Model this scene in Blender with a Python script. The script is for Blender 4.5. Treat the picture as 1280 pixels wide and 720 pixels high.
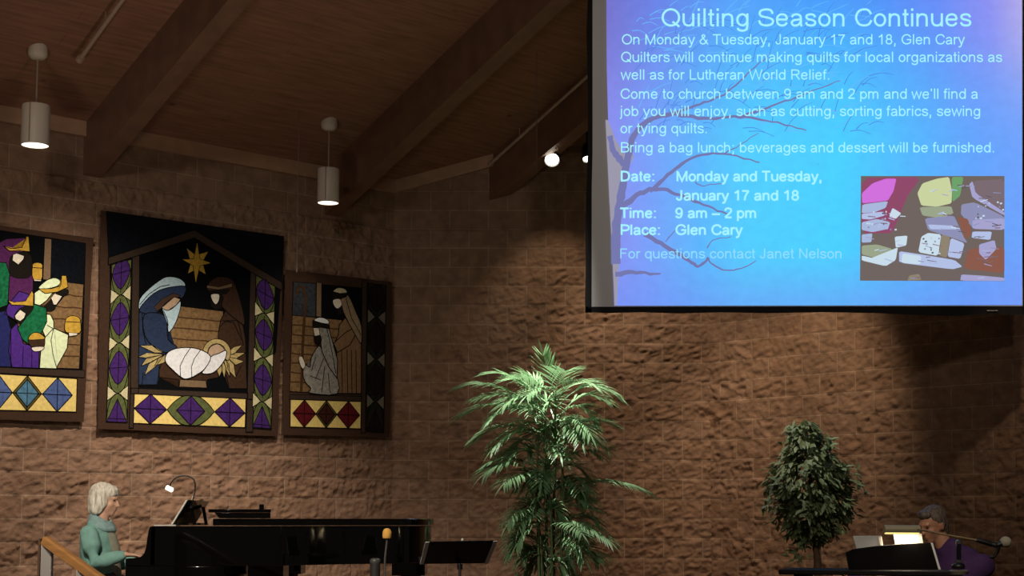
import bpy, bmesh, math, random
import numpy as np
from mathutils import Vector, Matrix, noise as mnoise

for o in list(bpy.data.objects):
    bpy.data.objects.remove(o)
SC = bpy.context.scene
COL = SC.collection
PI = math.pi

# ------------------------------------------------------------------ camera
F_PX, CX, CY, PITCH = 1900.0, 700.0, 484.0, math.radians(5.0)
CAM_Z = 1.04
cam_d = bpy.data.cameras.new('camera')
cam_d.sensor_fit = 'HORIZONTAL'
cam_d.sensor_width = 36.0
cam_d.lens = 36.0 * F_PX / 1280.0
cam_d.shift_x = (640 - CX) / 1280.0
cam_d.shift_y = (CY - 360) / 1280.0
cam_d.clip_start, cam_d.clip_end = 0.1, 200
cam = bpy.data.objects.new('camera', cam_d)
COL.objects.link(cam)
cam.location = (0, 0, CAM_Z)
cam.rotation_euler = (PI / 2 + PITCH, 0, 0)
SC.camera = cam

# ------------------------------------------------------------------ view and world
SC.view_settings.view_transform = 'Standard'
SC.view_settings.look = 'None'
SC.view_settings.gamma = 1.0
SC.view_settings.use_curve_mapping = False
SC.view_settings.exposure = 0.0
world = bpy.data.worlds.new('world')
SC.world = world
world.use_nodes = True
wbg = world.node_tree.nodes['Background']
wbg.inputs[0].default_value = (1.0, 0.86, 0.72, 1)
wbg.inputs[1].default_value = 0.038


def spot(name, loc, target, watts, deg, blend=0.6, color=(1, 0.78, 0.55), radius=0.05):
    d = bpy.data.lights.new(name, 'SPOT')
    d.energy, d.spot_size, d.spot_blend = watts, math.radians(deg), blend
    d.color, d.shadow_soft_size = color, radius
    o = bpy.data.objects.new(name, d)
    COL.objects.link(o)
    o.location = loc
    o.rotation_euler = (Vector(target) - Vector(loc)).to_track_quat('-Z', 'Y').to_euler()
    return o


def area(name, loc, target, watts, sx, sy, color=(1, 0.85, 0.7)):
    d = bpy.data.lights.new(name, 'AREA')
    d.shape, d.size, d.size_y, d.energy, d.color = 'RECTANGLE', sx, sy, watts, color
    o = bpy.data.objects.new(name, d)
    COL.objects.link(o)
    o.location = loc
    o.rotation_euler = (Vector(target) - Vector(loc)).to_track_quat('-Z', 'Y').to_euler()
    return o


# ceiling spotlights of the stage that wash the block walls and the plants, the nave's lamps behind the viewer, and low fills added for floor bounce
spot('wall_wash_light', (-2.7, 10.9, 4.7), (-4.3, 13.3, .8), 580, 72, .9, (1, .86, .72))
spot('wall_wash_light', (-1.8, 12.0, 4.9), (-3.2, 14.4, .4), 330, 54, .9, (1, .86, .72))
spot('wall_wash_light', (0.7, 13.9, 5.0), (1.0, 15.6, 1.9), 200, 60, .8, (1, .8, .6))
spot('wall_wash_light', (1.8, 12.7, 4.6), (2.2, 14.8, 1.8), 300, 52, .8, (1, .79, .57))
spot('wall_wash_light', (3.6, 10.9, 4.6), (4.25, 12.9, 1.2), 90, 40, .7, (1, .78, .56))
spot('palm_light', (-0.5, 12.1, 5.6), (-0.15, 13.1, 2.75), 3400, 27, .9, (1, .95, .88))
spot('ficus_light', (0.9, 10.8, 5.0), (1.95, 11.9, 1.7), 420, 20, .9, (1, .92, .8))
spot('front_stage_light', (-2.6, 3.5, 5.6), (-2.1, 10.6, .8), 2200, 34, .8, (1, .9, .78), .10)
spot('front_stage_light', (0.9, 3.5, 5.6), (2.3, 9.8, .9), 900, 20, .8, (1, .9, .76), .10)
spot('ceiling_bounce_fill', (-4.5, 5.5, 0.1), (-3.0, 9.5, 5.5), 230, 100, .9, (1, .84, .7), .6)  # unseen fill added low to imitate light bounced off the floor
spot('ceiling_bounce_fill', (0.8, 6.8, 0.1), (-1.8, 9.0, 5.5), 430, 80, .9, (1, .82, .68), .5)  # second added fill from below, lightens the beam undersides
spot('nave_lamp', (-3.0, 0.0, 6.0), (-3.4, 14, 2.0), 850, 28, .9, (1, .89, .79), .5)
spot('nave_lamp', (2.5, 0.0, 6.0), (1.9, 12.6, 3.6), 520, 30, .9, (1, .88, .78), .3)
spot('wall_wash_light', (-0.05, 14.7, 4.6), (-0.02, 15.6, 2.4), 42, 75, .9, (1, .8, .58))


# ------------------------------------------------------------------ pixel (1280x720) to world
FWD = Vector((0, math.cos(PITCH), math.sin(PITCH)))
UP = Vector((0, -math.sin(PITCH), math.cos(PITCH)))
RIGHT = Vector((1, 0, 0))
EYE = Vector((0, 0, CAM_Z))


def ray(px, py):
    return FWD + RIGHT * ((px - CX) / F_PX) + UP * (-(py - CY) / F_PX)


def P(px, py, Y):
    r = ray(px, py)
    return EYE + r * (Y / r.y)


def hit(px, py, p0, n):
    r = ray(px, py)
    return EYE + r * ((Vector(p0) - EYE).dot(n) / r.dot(n))


# ------------------------------------------------------------------ the place's planes
Y_MID = 15.6
A = math.radians(43.0)
CORNER_L = Vector(((490 - CX) / F_PX * Y_MID, Y_MID, 0))
CORNER_R = Vector(((888 - CX) / F_PX * Y_MID, Y_MID, 0))
DIR_L = Vector((math.cos(A), math.sin(A), 0))        # along the left wall, away from the viewer
DIR_R = Vector((math.cos(A), -math.sin(A), 0))       # along the right wall, towards the viewer
N_L = Vector((math.sin(A), -math.cos(A), 0))         # into the room
N_R = Vector((-math.sin(A), -math.cos(A), 0))
N_M = Vector((0, -1, 0))
Z_EAVE = hit(0, 136, CORNER_L, N_L).z
ROOF = 0.40


def ceil_z(p):
    return Z_EAVE + ROOF * (Vector((p[0], p[1], 0)) - CORNER_L).dot(N_L)


CEIL_N = Vector((-ROOF * N_L.x, -ROOF * N_L.y, 1)).normalized()
CEIL_P = Vector((CORNER_L.x, CORNER_L.y, Z_EAVE))


def on_ceiling(px, py, drop=0.0):
    return hit(px, py, CEIL_P - Vector((0, 0, drop)), CEIL_N)


# ------------------------------------------------------------------ helpers
def lin(h):
    h = h.lstrip('#')
    c = [int(h[i:i + 2], 16) / 255 for i in (0, 2, 4)]
    return tuple((x / 12.92 if x <= 0.04045 else ((x + 0.055) / 1.055) ** 2.4) for x in c) + (1,)


def mat(name, col, rough=0.6, metal=0.0, var=0.0, vscale=20.0, bump=0.0, bscale=60.0, emit=None, estr=0.0,
        coat=0.0, spec=None, stretch=None, trans=0.0):
    m = bpy.data.materials.new(name)
    m.use_nodes = True
    nt = m.node_tree
    b = nt.nodes['Principled BSDF']
    b.inputs['Base Color'].default_value = lin(col) if isinstance(col, str) else col
    b.inputs['Roughness'].default_value = rough
    b.inputs['Metallic'].default_value = metal
    b.inputs['Coat Weight'].default_value = coat
    if spec is not None:
        b.inputs['Specular IOR Level'].default_value = spec
    if emit:
        b.inputs['Emission Color'].default_value = lin(emit)
        b.inputs['Emission Strength'].default_value = estr
    if var > 0 or bump > 0:
        tc = nt.nodes.new('ShaderNodeTexCoord')
        mp = nt.nodes.new('ShaderNodeMapping')
        if stretch:
            mp.inputs['Scale'].default_value = stretch
        nt.links.new(tc.outputs['Object'], mp.inputs[0])
    if var > 0:
        nz = nt.nodes.new('ShaderNodeTexNoise')
        nz.inputs['Scale'].default_value = vscale
        nz.inputs['Detail'].default_value = 4
        nt.links.new(mp.outputs[0], nz.inputs['Vector'])
        mr = nt.nodes.new('ShaderNodeMapRange')
        mr.inputs[1].default_value, mr.inputs[2].default_value = 0.3, 0.7
        mr.inputs[3].default_value, mr.inputs[4].default_value = 1 - var, 1 + var
        nt.links.new(nz.outputs['Fac'], mr.inputs[0])
        hs = nt.nodes.new('ShaderNodeHueSaturation')
        hs.inputs['Color'].default_value = lin(col) if isinstance(col, str) else col
        nt.links.new(mr.outputs[0], hs.inputs['Value'])
        nt.links.new(hs.outputs[0], b.inputs['Base Color'])
    if bump > 0:
        n2 = nt.nodes.new('ShaderNodeTexNoise')
        n2.inputs['Scale'].default_value = bscale
        n2.inputs['Detail'].default_value = 5
        nt.links.new(mp.outputs[0], n2.inputs['Vector'])
        bp = nt.nodes.new('ShaderNodeBump')
        bp.inputs['Strength'].default_value = bump
        bp.inputs['Distance'].default_value = 0.01
        nt.links.new(n2.outputs['Fac'], bp.inputs['Height'])
        nt.links.new(bp.outputs[0], b.inputs['Normal'])
    if trans > 0:
        out = nt.nodes['Material Output']
        tr = nt.nodes.new('ShaderNodeBsdfTranslucent')
        tr.inputs[0].default_value = lin(col) if isinstance(col, str) else col
        mx = nt.nodes.new('ShaderNodeMixShader')
        mx.inputs[0].default_value = trans
        nt.links.new(b.outputs[0], mx.inputs[1])
        nt.links.new(tr.outputs[0], mx.inputs[2])
        nt.links.new(mx.outputs[0], out.inputs[0])
    return m


def tag(o, label, cat, group=None, kind=None):
    o['label'], o['category'] = label, cat
    if group:
        o['group'] = group
    if kind:
        o['kind'] = kind
    return o


def thing(name, label, cat, loc=(0, 0, 0), group=None, rotz=0.0):
    o = bpy.data.objects.new(name, None)
    COL.objects.link(o)
    o.location = loc
    o.rotation_euler = (0, 0, rotz)
    o.empty_display_size = 0.1
    return tag(o, label, cat, group)


def obj(name, bm, mats, parent=None, smooth=False, world=True, label=None, bevel=0.0):
    """link a bmesh as one mesh object; with world=True its coordinates are world coordinates"""
    for f in bm.faces:
        f.smooth = True
    me = bpy.data.meshes.new(name)
    bm.to_mesh(me)
    bm.free()
    me.set_sharp_from_angle(angle=math.radians(50 if smooth else 28))
    return link_mesh(name, me, mats, parent, world, label, bevel)


def link_mesh(name, me, mats, parent=None, world=True, label=None, bevel=0.0):
    o = bpy.data.objects.new(name, me)
    COL.objects.link(o)
    for m in (mats if isinstance(mats, (list, tuple)) else [mats]):
        me.materials.append(m)
    if parent:
        o.parent = parent
        if world:
            chain, q = Matrix.Identity(4), parent
            while q:
                chain = q.matrix_basis @ chain if False else (Matrix.LocRotScale(q.location, q.rotation_euler, q.scale) @ chain)
                q = q.parent
            me.transform(chain.inverted())
    if label:
        o['label'] = label
    if bevel > 0:
        md = o.modifiers.new('bevel', 'BEVEL')
        md.width, md.segments, md.limit_method = bevel, 2, 'ANGLE'
    return o


def structure(name, bm, mats, smooth=False):
    o = obj(name, bm, mats, None, smooth)
    o['kind'] = 'structure'
    return o


def quad_box(bm, pts8):
    v = [bm.verts.new(p) for p in pts8]
    fs = [(0, 3, 2, 1), (4, 5, 6, 7), (0, 1, 5, 4), (1, 2, 6, 5), (2, 3, 7, 6), (3, 0, 4, 7)]
    for f in fs:
        bm.faces.new([v[i] for i in f])
    return v


def box(bm, c, size, M=None, rot=None):
    """axis box centred on c; rot = Euler tuple"""
    R = Matrix.Identity(3)
    if rot is not None:
        from mathutils import Euler
        R = Euler(rot).to_matrix()
    c = Vector(c)
    x, y, z = size[0] / 2, size[1] / 2, size[2] / 2
    pts = [(-x, -y, -z), (x, -y, -z), (x, y, -z), (-x, y, -z), (-x, -y, z), (x, -y, z), (x, y, z), (-x, y, z)]
    pts = [c + R @ Vector(p) for p in pts]
    if M is not None:
        pts = [M @ p for p in pts]
    return quad_box(bm, pts)


def frame_of(t, ref=None):
    t = t.normalized()
    ref = ref or (Vector((0, 0, 1)) if abs(t.z) < 0.9 else Vector((0, 1, 0)))
    a = t.cross(ref).normalized()
    return a, a.cross(t).normalized()


def tube(bm, pts, radii, n=12, cap=True, ref=None, round_ends=False):
    """swept tube; radii: a number, or one number / (ra, rb) pair per point"""
    pts = [Vector(p) for p in pts]
    if not isinstance(radii, (list, tuple)):
        radii = [radii] * len(pts)
    radii = [(r, r) if not isinstance(r, (list, tuple)) else r for r in radii]
    if round_ends:
        t0 = (pts[0] - pts[1]).normalized()
        t1 = (pts[-1] - pts[-2]).normalized()
        r0, r1 = radii[0], radii[-1]
        pre, post, pr, po = [], [], [], []
        for k in (0.98, 0.8, 0.45):
            s = math.sqrt(1 - k * k)
            pre.append(pts[0] + t0 * min(r0) * k)
            pr.append((r0[0] * s, r0[1] * s))
        for k in (0.45, 0.8, 0.98):
            s = math.sqrt(1 - k * k)
            post.append(pts[-1] + t1 * min(r1) * k)
            po.append((r1[0] * s, r1[1] * s))
        pts = pre + pts + post
        radii = pr + radii + po
    rings = []
    for i, p in enumerate(pts):
        t = (pts[min(i + 1, len(pts) - 1)] - pts[max(i - 1, 0)])
        a, b = frame_of(t, ref)
        ra, rb = radii[i]
        rings.append([bm.verts.new(p + a * math.cos(2 * PI * k / n) * ra + b * math.sin(2 * PI * k / n) * rb) for k in range(n)])
    for r0, r1 in zip(rings, rings[1:]):
        for k in range(n):
            bm.faces.new((r0[k], r0[(k + 1) % n], r1[(k + 1) % n], r1[k]))
    if cap:
        bm.faces.new(list(reversed(rings[0])))
        bm.faces.new(rings[-1])
    return rings


def ellipsoid(bm, c, r, rot=None, u=20, v=14):
    from mathutils import Euler
    R = Euler(rot).to_matrix().to_4x4() if rot else Matrix.Identity(4)
    M = Matrix.Translation(Vector(c)) @ R @ Matrix.Diagonal((r[0], r[1], r[2], 1))
    bmesh.ops.create_uvsphere(bm, u_segments=u, v_segments=v, radius=1.0, matrix=M)


def lathe(bm, c, prof, n=24, axis=Vector((0, 0, 1)), cap=True):
    """prof: (height, radius) pairs along axis from c"""
    c = Vector(c)
    a, b = frame_of(axis)
    rings = []
    for h, r in prof:
        rings.append([bm.verts.new(c + axis * h + a * math.cos(2 * PI * k / n) * r + b * math.sin(2 * PI * k / n) * r) for k in range(n)])
    for r0, r1 in zip(rings, rings[1:]):
        for k in range(n):
            bm.faces.new((r0[k], r0[(k + 1) % n], r1[(k + 1) % n], r1[k]))
    if cap:
        bm.faces.new(list(reversed(rings[0])))
        bm.faces.new(rings[-1])


def bez(p0, p1, p2, n=10):
    p0, p1, p2 = Vector(p0), Vector(p1), Vector(p2)
    return [p0 * (1 - t) ** 2 + p1 * 2 * t * (1 - t) + p2 * t * t for t in [i / n for i in range(n + 1)]]


def spline(pts, n=6):
    """Catmull-Rom through points"""
    pts = [Vector(p) for p in pts]
    out = []
    for i in range(len(pts) - 1):
        a, b, c, d = pts[max(i - 1, 0)], pts[i], pts[i + 1], pts[min(i + 2, len(pts) - 1)]
        for k in range(n):
            t = k / n
            out.append(0.5 * ((2 * b) + (c - a) * t + (2 * a - 5 * b + 4 * c - d) * t * t + (3 * b - a - 3 * c + d) * t ** 3))
    out.append(pts[-1])
    return out


def fuse(bm, voxel=0.008, smooth=6):
    """union of closed shells into one continuous surface; returns a mesh"""
    me = bpy.data.meshes.new('fuse')
    bmesh.ops.recalc_face_normals(bm, faces=bm.faces)
    bm.to_mesh(me)
    bm.free()
    o = bpy.data.objects.new('fuse', me)
    COL.objects.link(o)
    r = o.modifiers.new('r', 'REMESH')
    r.mode, r.voxel_size, r.use_smooth_shade = 'VOXEL', voxel, True
    if smooth:
        s = o.modifiers.new('s', 'SMOOTH')
        s.factor, s.iterations = 0.5, smooth
    dg = bpy.context.evaluated_depsgraph_get()
    res = bpy.data.meshes.new_from_object(o.evaluated_get(dg))
    bpy.data.objects.remove(o)
    bpy.data.meshes.remove(me)
    return res


# ------------------------------------------------------------------ materials of the place
def block_material(name, c1, c2, mortar, phase):
    m = bpy.data.materials.new(name)
    m.use_nodes = True
    nt = m.node_tree
    b = nt.nodes['Principled BSDF']
    b.inputs['Roughness'].default_value = 0.92
    b.inputs['Specular IOR Level'].default_value = 0.15
    uv = nt.nodes.new('ShaderNodeUVMap')
    br = nt.nodes.new('ShaderNodeTexBrick')
    br.inputs['Scale'].default_value = 1.0
    br.inputs['Brick Width'].default_value = 0.4
    br.inputs['Row Height'].default_value = 0.2
    br.inputs['Mortar Size'].default_value = 0.0045
    br.inputs['Mortar Smooth'].default_value = 0.25
    br.inputs['Color1'].default_value = lin(c1)
    br.inputs['Color2'].default_value = lin(c2)
    br.inputs['Mortar'].default_value = lin(mortar)
    nt.links.new(uv.outputs[0], br.inputs['Vector'])
    tc = nt.nodes.new('ShaderNodeTexCoord')
    nz = nt.nodes.new('ShaderNodeTexNoise')
    nz.inputs['Scale'].default_value = 9
    nz.inputs['Detail'].default_value = 6
    nt.links.new(tc.outputs['Object'], nz.inputs['Vector'])
    mr = nt.nodes.new('ShaderNodeMapRange')
    mr.inputs[1].default_value, mr.inputs[2].default_value = 0.3, 0.7
    mr.inputs[3].default_value, mr.inputs[4].default_value = 0.78, 1.18
    nt.links.new(nz.outputs['Fac'], mr.inputs[0])
    hs = nt.nodes.new('ShaderNodeHueSaturation')
    nt.links.new(br.outputs['Color'], hs.inputs['Color'])
    nt.links.new(mr.outputs[0], hs.inputs['Value'])
    nt.links.new(hs.outputs[0], b.inputs['Base Color'])
    n2 = nt.nodes.new('ShaderNodeTexNoise')
    n2.inputs['Scale'].default_value = 55
    n2.inputs['Detail'].default_value = 6
    nt.links.new(tc.outputs['Object'], n2.inputs['Vector'])
    bp = nt.nodes.new('ShaderNodeBump')
    bp.inputs['Strength'].default_value = 0.5
    bp.inputs['Distance'].default_value = 0.012
    nt.links.new(n2.outputs['Fac'], bp.inputs['Height'])
    nt.links.new(bp.outputs[0], b.inputs['Normal'])
    return m


M_BLOCK = block_material('split_face_block', '8a6e5a', '846752', '9b846f', 0)


def plank_material(name, c1, c2, gap, row, length, knots=True):
    m = bpy.data.materials.new(name)
    m.use_nodes = True
    nt = m.node_tree
    b = nt.nodes['Principled BSDF']
    b.inputs['Roughness'].default_value = 0.75
    b.inputs['Specular IOR Level'].default_value = 0.2
    uv = nt.nodes.new('ShaderNodeUVMap')
    br = nt.nodes.new('ShaderNodeTexBrick')
    br.inputs['Scale'].default_value = 1.0
    br.inputs['Brick Width'].default_value = length
    br.inputs['Row Height'].default_value = row
    br.inputs['Mortar Size'].default_value = 0.003
    br.inputs['Mortar Smooth'].default_value = 0.3
    br.offset_frequency = 2
    br.inputs['Color1'].default_value = lin(c1)
    br.inputs['Color2'].default_value = lin(c2)
    br.inputs['Mortar'].default_value = lin(gap)
    nt.links.new(uv.outputs[0], br.inputs['Vector'])
    mp = nt.nodes.new('ShaderNodeMapping')
    mp.inputs['Scale'].default_value = (1.2, 14, 1)
    nt.links.new(uv.outputs[0], mp.inputs[0])
    nz = nt.nodes.new('ShaderNodeTexNoise')
    nz.inputs['Scale'].default_value = 2.0
    nz.inputs['Detail'].default_value = 6
    nt.links.new(mp.outputs[0], nz.inputs['Vector'])
    mr = nt.nodes.new('ShaderNodeMapRange')
    mr.inputs[1].default_value, mr.inputs[2].default_value = 0.3, 0.7
    mr.inputs[3].default_value, mr.inputs[4].default_value = 0.8, 1.2
    nt.links.new(nz.outputs['Fac'], mr.inputs[0])
    last = mr.outputs[0]
    if knots:
        mp2 = nt.nodes.new('ShaderNodeMapping')
        mp2.inputs['Scale'].default_value = (1.3, 2.4, 1)
        nt.links.new(uv.outputs[0], mp2.inputs[0])
        vo = nt.nodes.new('ShaderNodeTexVoronoi')
        vo.inputs['Scale'].default_value = 1.1
        nt.links.new(mp2.outputs[0], vo.inputs['Vector'])
        kr = nt.nodes.new('ShaderNodeMapRange')
        kr.inputs[1].default_value, kr.inputs[2].default_value = 0.025, 0.07
        kr.inputs[3].default_value, kr.inputs[4].default_value = 0.45, 1.0
        nt.links.new(vo.outputs['Distance'], kr.inputs[0])
        mu = nt.nodes.new('ShaderNodeMath')
        mu.operation = 'MULTIPLY'
        nt.links.new(last, mu.inputs[0])
        nt.links.new(kr.outputs[0], mu.inputs[1])
        last = mu.outputs[0]
    hs = nt.nodes.new('ShaderNodeHueSaturation')
    nt.links.new(br.outputs['Color'], hs.inputs['Color'])
    nt.links.new(last, hs.inputs['Value'])
    nt.links.new(hs.outputs[0], b.inputs['Base Color'])
    return m


M_CEIL = plank_material('pine_ceiling_boards', '8a644e', '87624d', '785440', 0.19, 3.7)
M_BEAM = mat('laminated_beam_wood', '70523f', 0.55, var=0.18, vscale=6, stretch=(1, 1, 1))
M_TRIM = mat('pale_trim_wood', 'a88468', 0.55, var=0.12, vscale=8)
M_FLOOR = mat('stage_carpet', '5a4438', 0.95, var=0.2, vscale=90)

# ------------------------------------------------------------------ walls
rng = np.random.default_rng(7)


def value_noise(u, v, cell, seed):
    r = np.random.default_rng(seed)
    L = r.random((256, 256))
    x, y = u / cell + 500, v / cell + 500
    xi, yi = np.floor(x).astype(int), np.floor(y).astype(int)
    fx, fy = x - xi, y - yi
    fx, fy = fx * fx * (3 - 2 * fx), fy * fy * (3 - 2 * fy)
    a, b = L[xi % 256, yi % 256], L[(xi + 1) % 256, yi % 256]
    c, d = L[xi % 256, (yi + 1) % 256], L[(xi + 1) % 256, (yi + 1) % 256]
    return (a * (1 - fx) + b * fx) * (1 - fy) + (c * (1 - fx) + d * fx) * fy


Z_JOINT = P(800, 454.3, Y_MID).z                  # a mortar joint read from the photograph
Z_SMOOTH = P(650, 290, Y_MID).z                   # above this the blocks are plain faced
Z_SMOOTH = Z_JOINT + round((Z_SMOOTH - Z_JOINT) / 0.2) * 0.2


def block_wall(name, origin, direc, normal, u0, u1, z_top, seed, step=0.013, uphase=0.0, z_bot=0.0):
    nu, nv = int((u1 - u0) / step) + 1, int((z_top - z_bot) / step) + 1
    us, zs = np.linspace(u0, u1, nu), np.linspace(z_bot, z_top, nv)
    U, Z = np.meshgrid(us, zs, indexing='ij')
    V = Z - Z_JOINT + 20.0
    UU = U + uphase + 40.0
    row = np.floor(V / 0.2).astype(int)
    off = np.where(row % 2 == 0, 0.2, 0.0)          # the brick node shifts every second row by half
    col = np.floor((UU + off) / 0.4).astype(int)
    fu, fv = (UU + off) / 0.4 - col, V / 0.2 - row
    edge = np.minimum(np.minimum(fu, 1 - fu) * 0.4, np.minimum(fv, 1 - fv) * 0.2)
    mask = np.clip((edge - 0.003) / 0.014, 0, 1)
    jr = np.random.default_rng(seed + 99).random((400, 400))
    blk = jr[row % 400, col % 400]
    sh = blk * 3.0
    n = np.zeros_like(U)
    for cell, amp, k in ((0.15, 0.30, 1), (0.07, 0.30, 2), (0.038, 0.24, 3)):
        q = value_noise(U * 0.8 + Z * 0.35 + sh, Z * 1.08 - U * 0.3 + sh, cell, seed + k)
        n += amp * (1 - np.abs(2 * q - 1))
    n += 0.16 * value_noise(U, Z, 0.02, seed + 8)
    rough = np.clip((Z_SMOOTH - Z) / 0.01, 0, 1)
    h = rough * (0.020 + mask * 0.060 * np.clip(n - 0.53, -0.34, 0.6) * (0.7 + 0.6 * blk))
    h += (1 - rough) * np.clip(edge / 0.008, 0, 1) * 0.004
    d, nn = direc, normal
    X = origin.x + d.x * U + nn.x * h
    Y = origin.y + d.y * U + nn.y * h
    cz = Z_EAVE + ROOF * ((X - CORNER_L.x) * N_L.x + (Y - CORNER_L.y) * N_L.y) + 0.06
    over = Z > cz
    Zc = np.minimum(Z, cz)
    co = np.stack([X, Y, Zc], -1).reshape(-1, 3)
    idx = np.arange(nu * nv).reshape(nu, nv)
    keep = ~(over[:-1, :-1] & over[1:, :-1])
    q = np.stack([idx[:-1, :-1], idx[1:, :-1], idx[1:, 1:], idx[:-1, 1:]], -1)[keep]
    me = bpy.data.meshes.new(name)
    me.from_pydata(co.tolist(), [], q.tolist())
    uvl = me.uv_layers.new(name='UVMap')
    li = np.empty(len(me.loops), dtype=np.int32)
    me.loops.foreach_get('vertex_index', li)
    uvs = np.stack([UU.reshape(-1)[li], V.reshape(-1)[li]], -1).astype(np.float32)
    uvl.data.foreach_set('uv', uvs.reshape(-1))
    me.polygons.foreach_set('use_smooth', np.ones(len(me.polygons), dtype=bool))
    o = link_mesh(name, me, M_BLOCK)
    o['kind'] = 'structure'
    return o


u_q = lambda px, py, o_, d_, n_: (hit(px, py, o_, n_) - o_).dot(d_)
block_wall('wall_left', CORNER_L, DIR_L, N_L, -5.6, 0.0, Z_EAVE + 0.1, 11, uphase=0.1)
block_wall('wall_back', CORNER_L, Vector((1, 0, 0)), N_M, 0.0, (CORNER_R - CORNER_L).x, 6.2, 21, uphase=0.22)
block_wall('wall_right', CORNER_R, DIR_R, N_R, 0.0, 6.4, 6.6, 31, step=0.015, uphase=0.05)


def flat(name, quadpts, m, uvs=None):
    bm = bmesh.new()
    vs = [bm.verts.new(p) for p in quadpts]
    f = bm.faces.new(vs)
    if uvs:
        l = bm.loops.layers.uv.new('UVMap')
        for lp, uv in zip(f.loops, uvs):
            lp[l].uv = uv
    return structure(name, bm, m)


# ceiling: one sloping deck of boards, 6 cm thick
c0, c1 = -7.0, 9.0
run = 16.0


def cpt(u, w, up=0.0):
    p = CORNER_L + DIR_L * u + N_L * w
    return Vector((p.x, p.y, Z_EAVE + ROOF * w + up))


bm = bmesh.new()
l = bm.loops.layers.uv.new('UVMap')
vs = quad_box(bm, [cpt(c0, -0.3), cpt(c1, -0.3), cpt(c1, run), cpt(c0, run),
                   cpt(c0, -0.3, .06), cpt(c1, -0.3, .06), cpt(c1, run, .06), cpt(c0, run, .06)])
for f in bm.faces:
    for lp in f.loops:
        q = lp.vert.co - CORNER_L
        lp[l].uv = (q.dot(DIR_L) + 30, q.dot(N_L) * 1.077 + 30)
structure('ceiling', bm, M_CEIL)

# stage floor, with the lower nave floor in front of it
bm = bmesh.new()
box(bm, (0, 12.5, -0.1), (15, 11, 0.2))
structure('stage_floor', bm, M_FLOOR)
bm = bmesh.new()
box(bm, (0, 2.5, -0.7), (15, 9.2, 0.2))
structure('floor', bm, M_FLOOR)

# trims where the ceiling meets the walls
TR_H, TR_D = 0.115, 0.05
bm = bmesh.new()
pts = []
for z in (Z_EAVE - TR_H + 0.0, Z_EAVE + 0.03):
    for u, w in ((-5.6, 0.0), (0.0, 0.0), (0.0, TR_D), (-5.6, TR_D)):
        p = CORNER_L + DIR_L * u + N_L * w
        pts.append(Vector((p.x, p.y, z)))
quad_box(bm, pts)
structure('trim_1', bm, M_TRIM)
bm = bmesh.new()
xa, xb = CORNER_L.x, CORNER_R.x
pts = []
for dz in (-TR_H, 0.03):
    for x, y in ((xa, Y_MID), (xb, Y_MID), (xb, Y_MID - TR_D), (xa, Y_MID - TR_D)):
        pts.append(Vector((x, y, ceil_z((x, Y_MID)) + dz)))
quad_box(bm, pts)
structure('trim_2', bm, M_TRIM)

# laminated roof beams running up the slope
BEAM_H, BEAM_W = 0.46, 0.17
beam_dir = Vector((N_L.x, N_L.y, ROOF))


def beam(px, py, label, back=0.5, length=14.0):
    e = on_ceiling(px, py, BEAM_H)            # lower near edge where it meets the wall
    a, b = e - beam_dir * back, e + beam_dir * length
    w = DIR_L * BEAM_W
    up = Vector((0, 0, BEAM_H + 0.02))
    bm = bmesh.new()
    quad_box(bm, [a, a + w, b + w, b, a + up, a + w + up, b + w + up, b + up])
    o = structure('ceiling_beam', bm, M_BEAM)
    o['label'] = label
    return o


beam(96, 228, 'laminated wooden roof beam above the middle nativity quilt')
beam(392, 281, 'laminated wooden roof beam passing behind the farther pendant lamp')
beam(598, 262, 'laminated wooden roof beam behind the bright spotlight', back=0.15)

# ------------------------------------------------------------------ projection screen
Y_SCR = 12.6
M_SCREEN = mat('grey_screen_cloth', 'e2e4e6', 0.85)
M_BLACK_CLOTH = mat('black_masking_cloth', '0b0b0b', 0.8)


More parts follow.
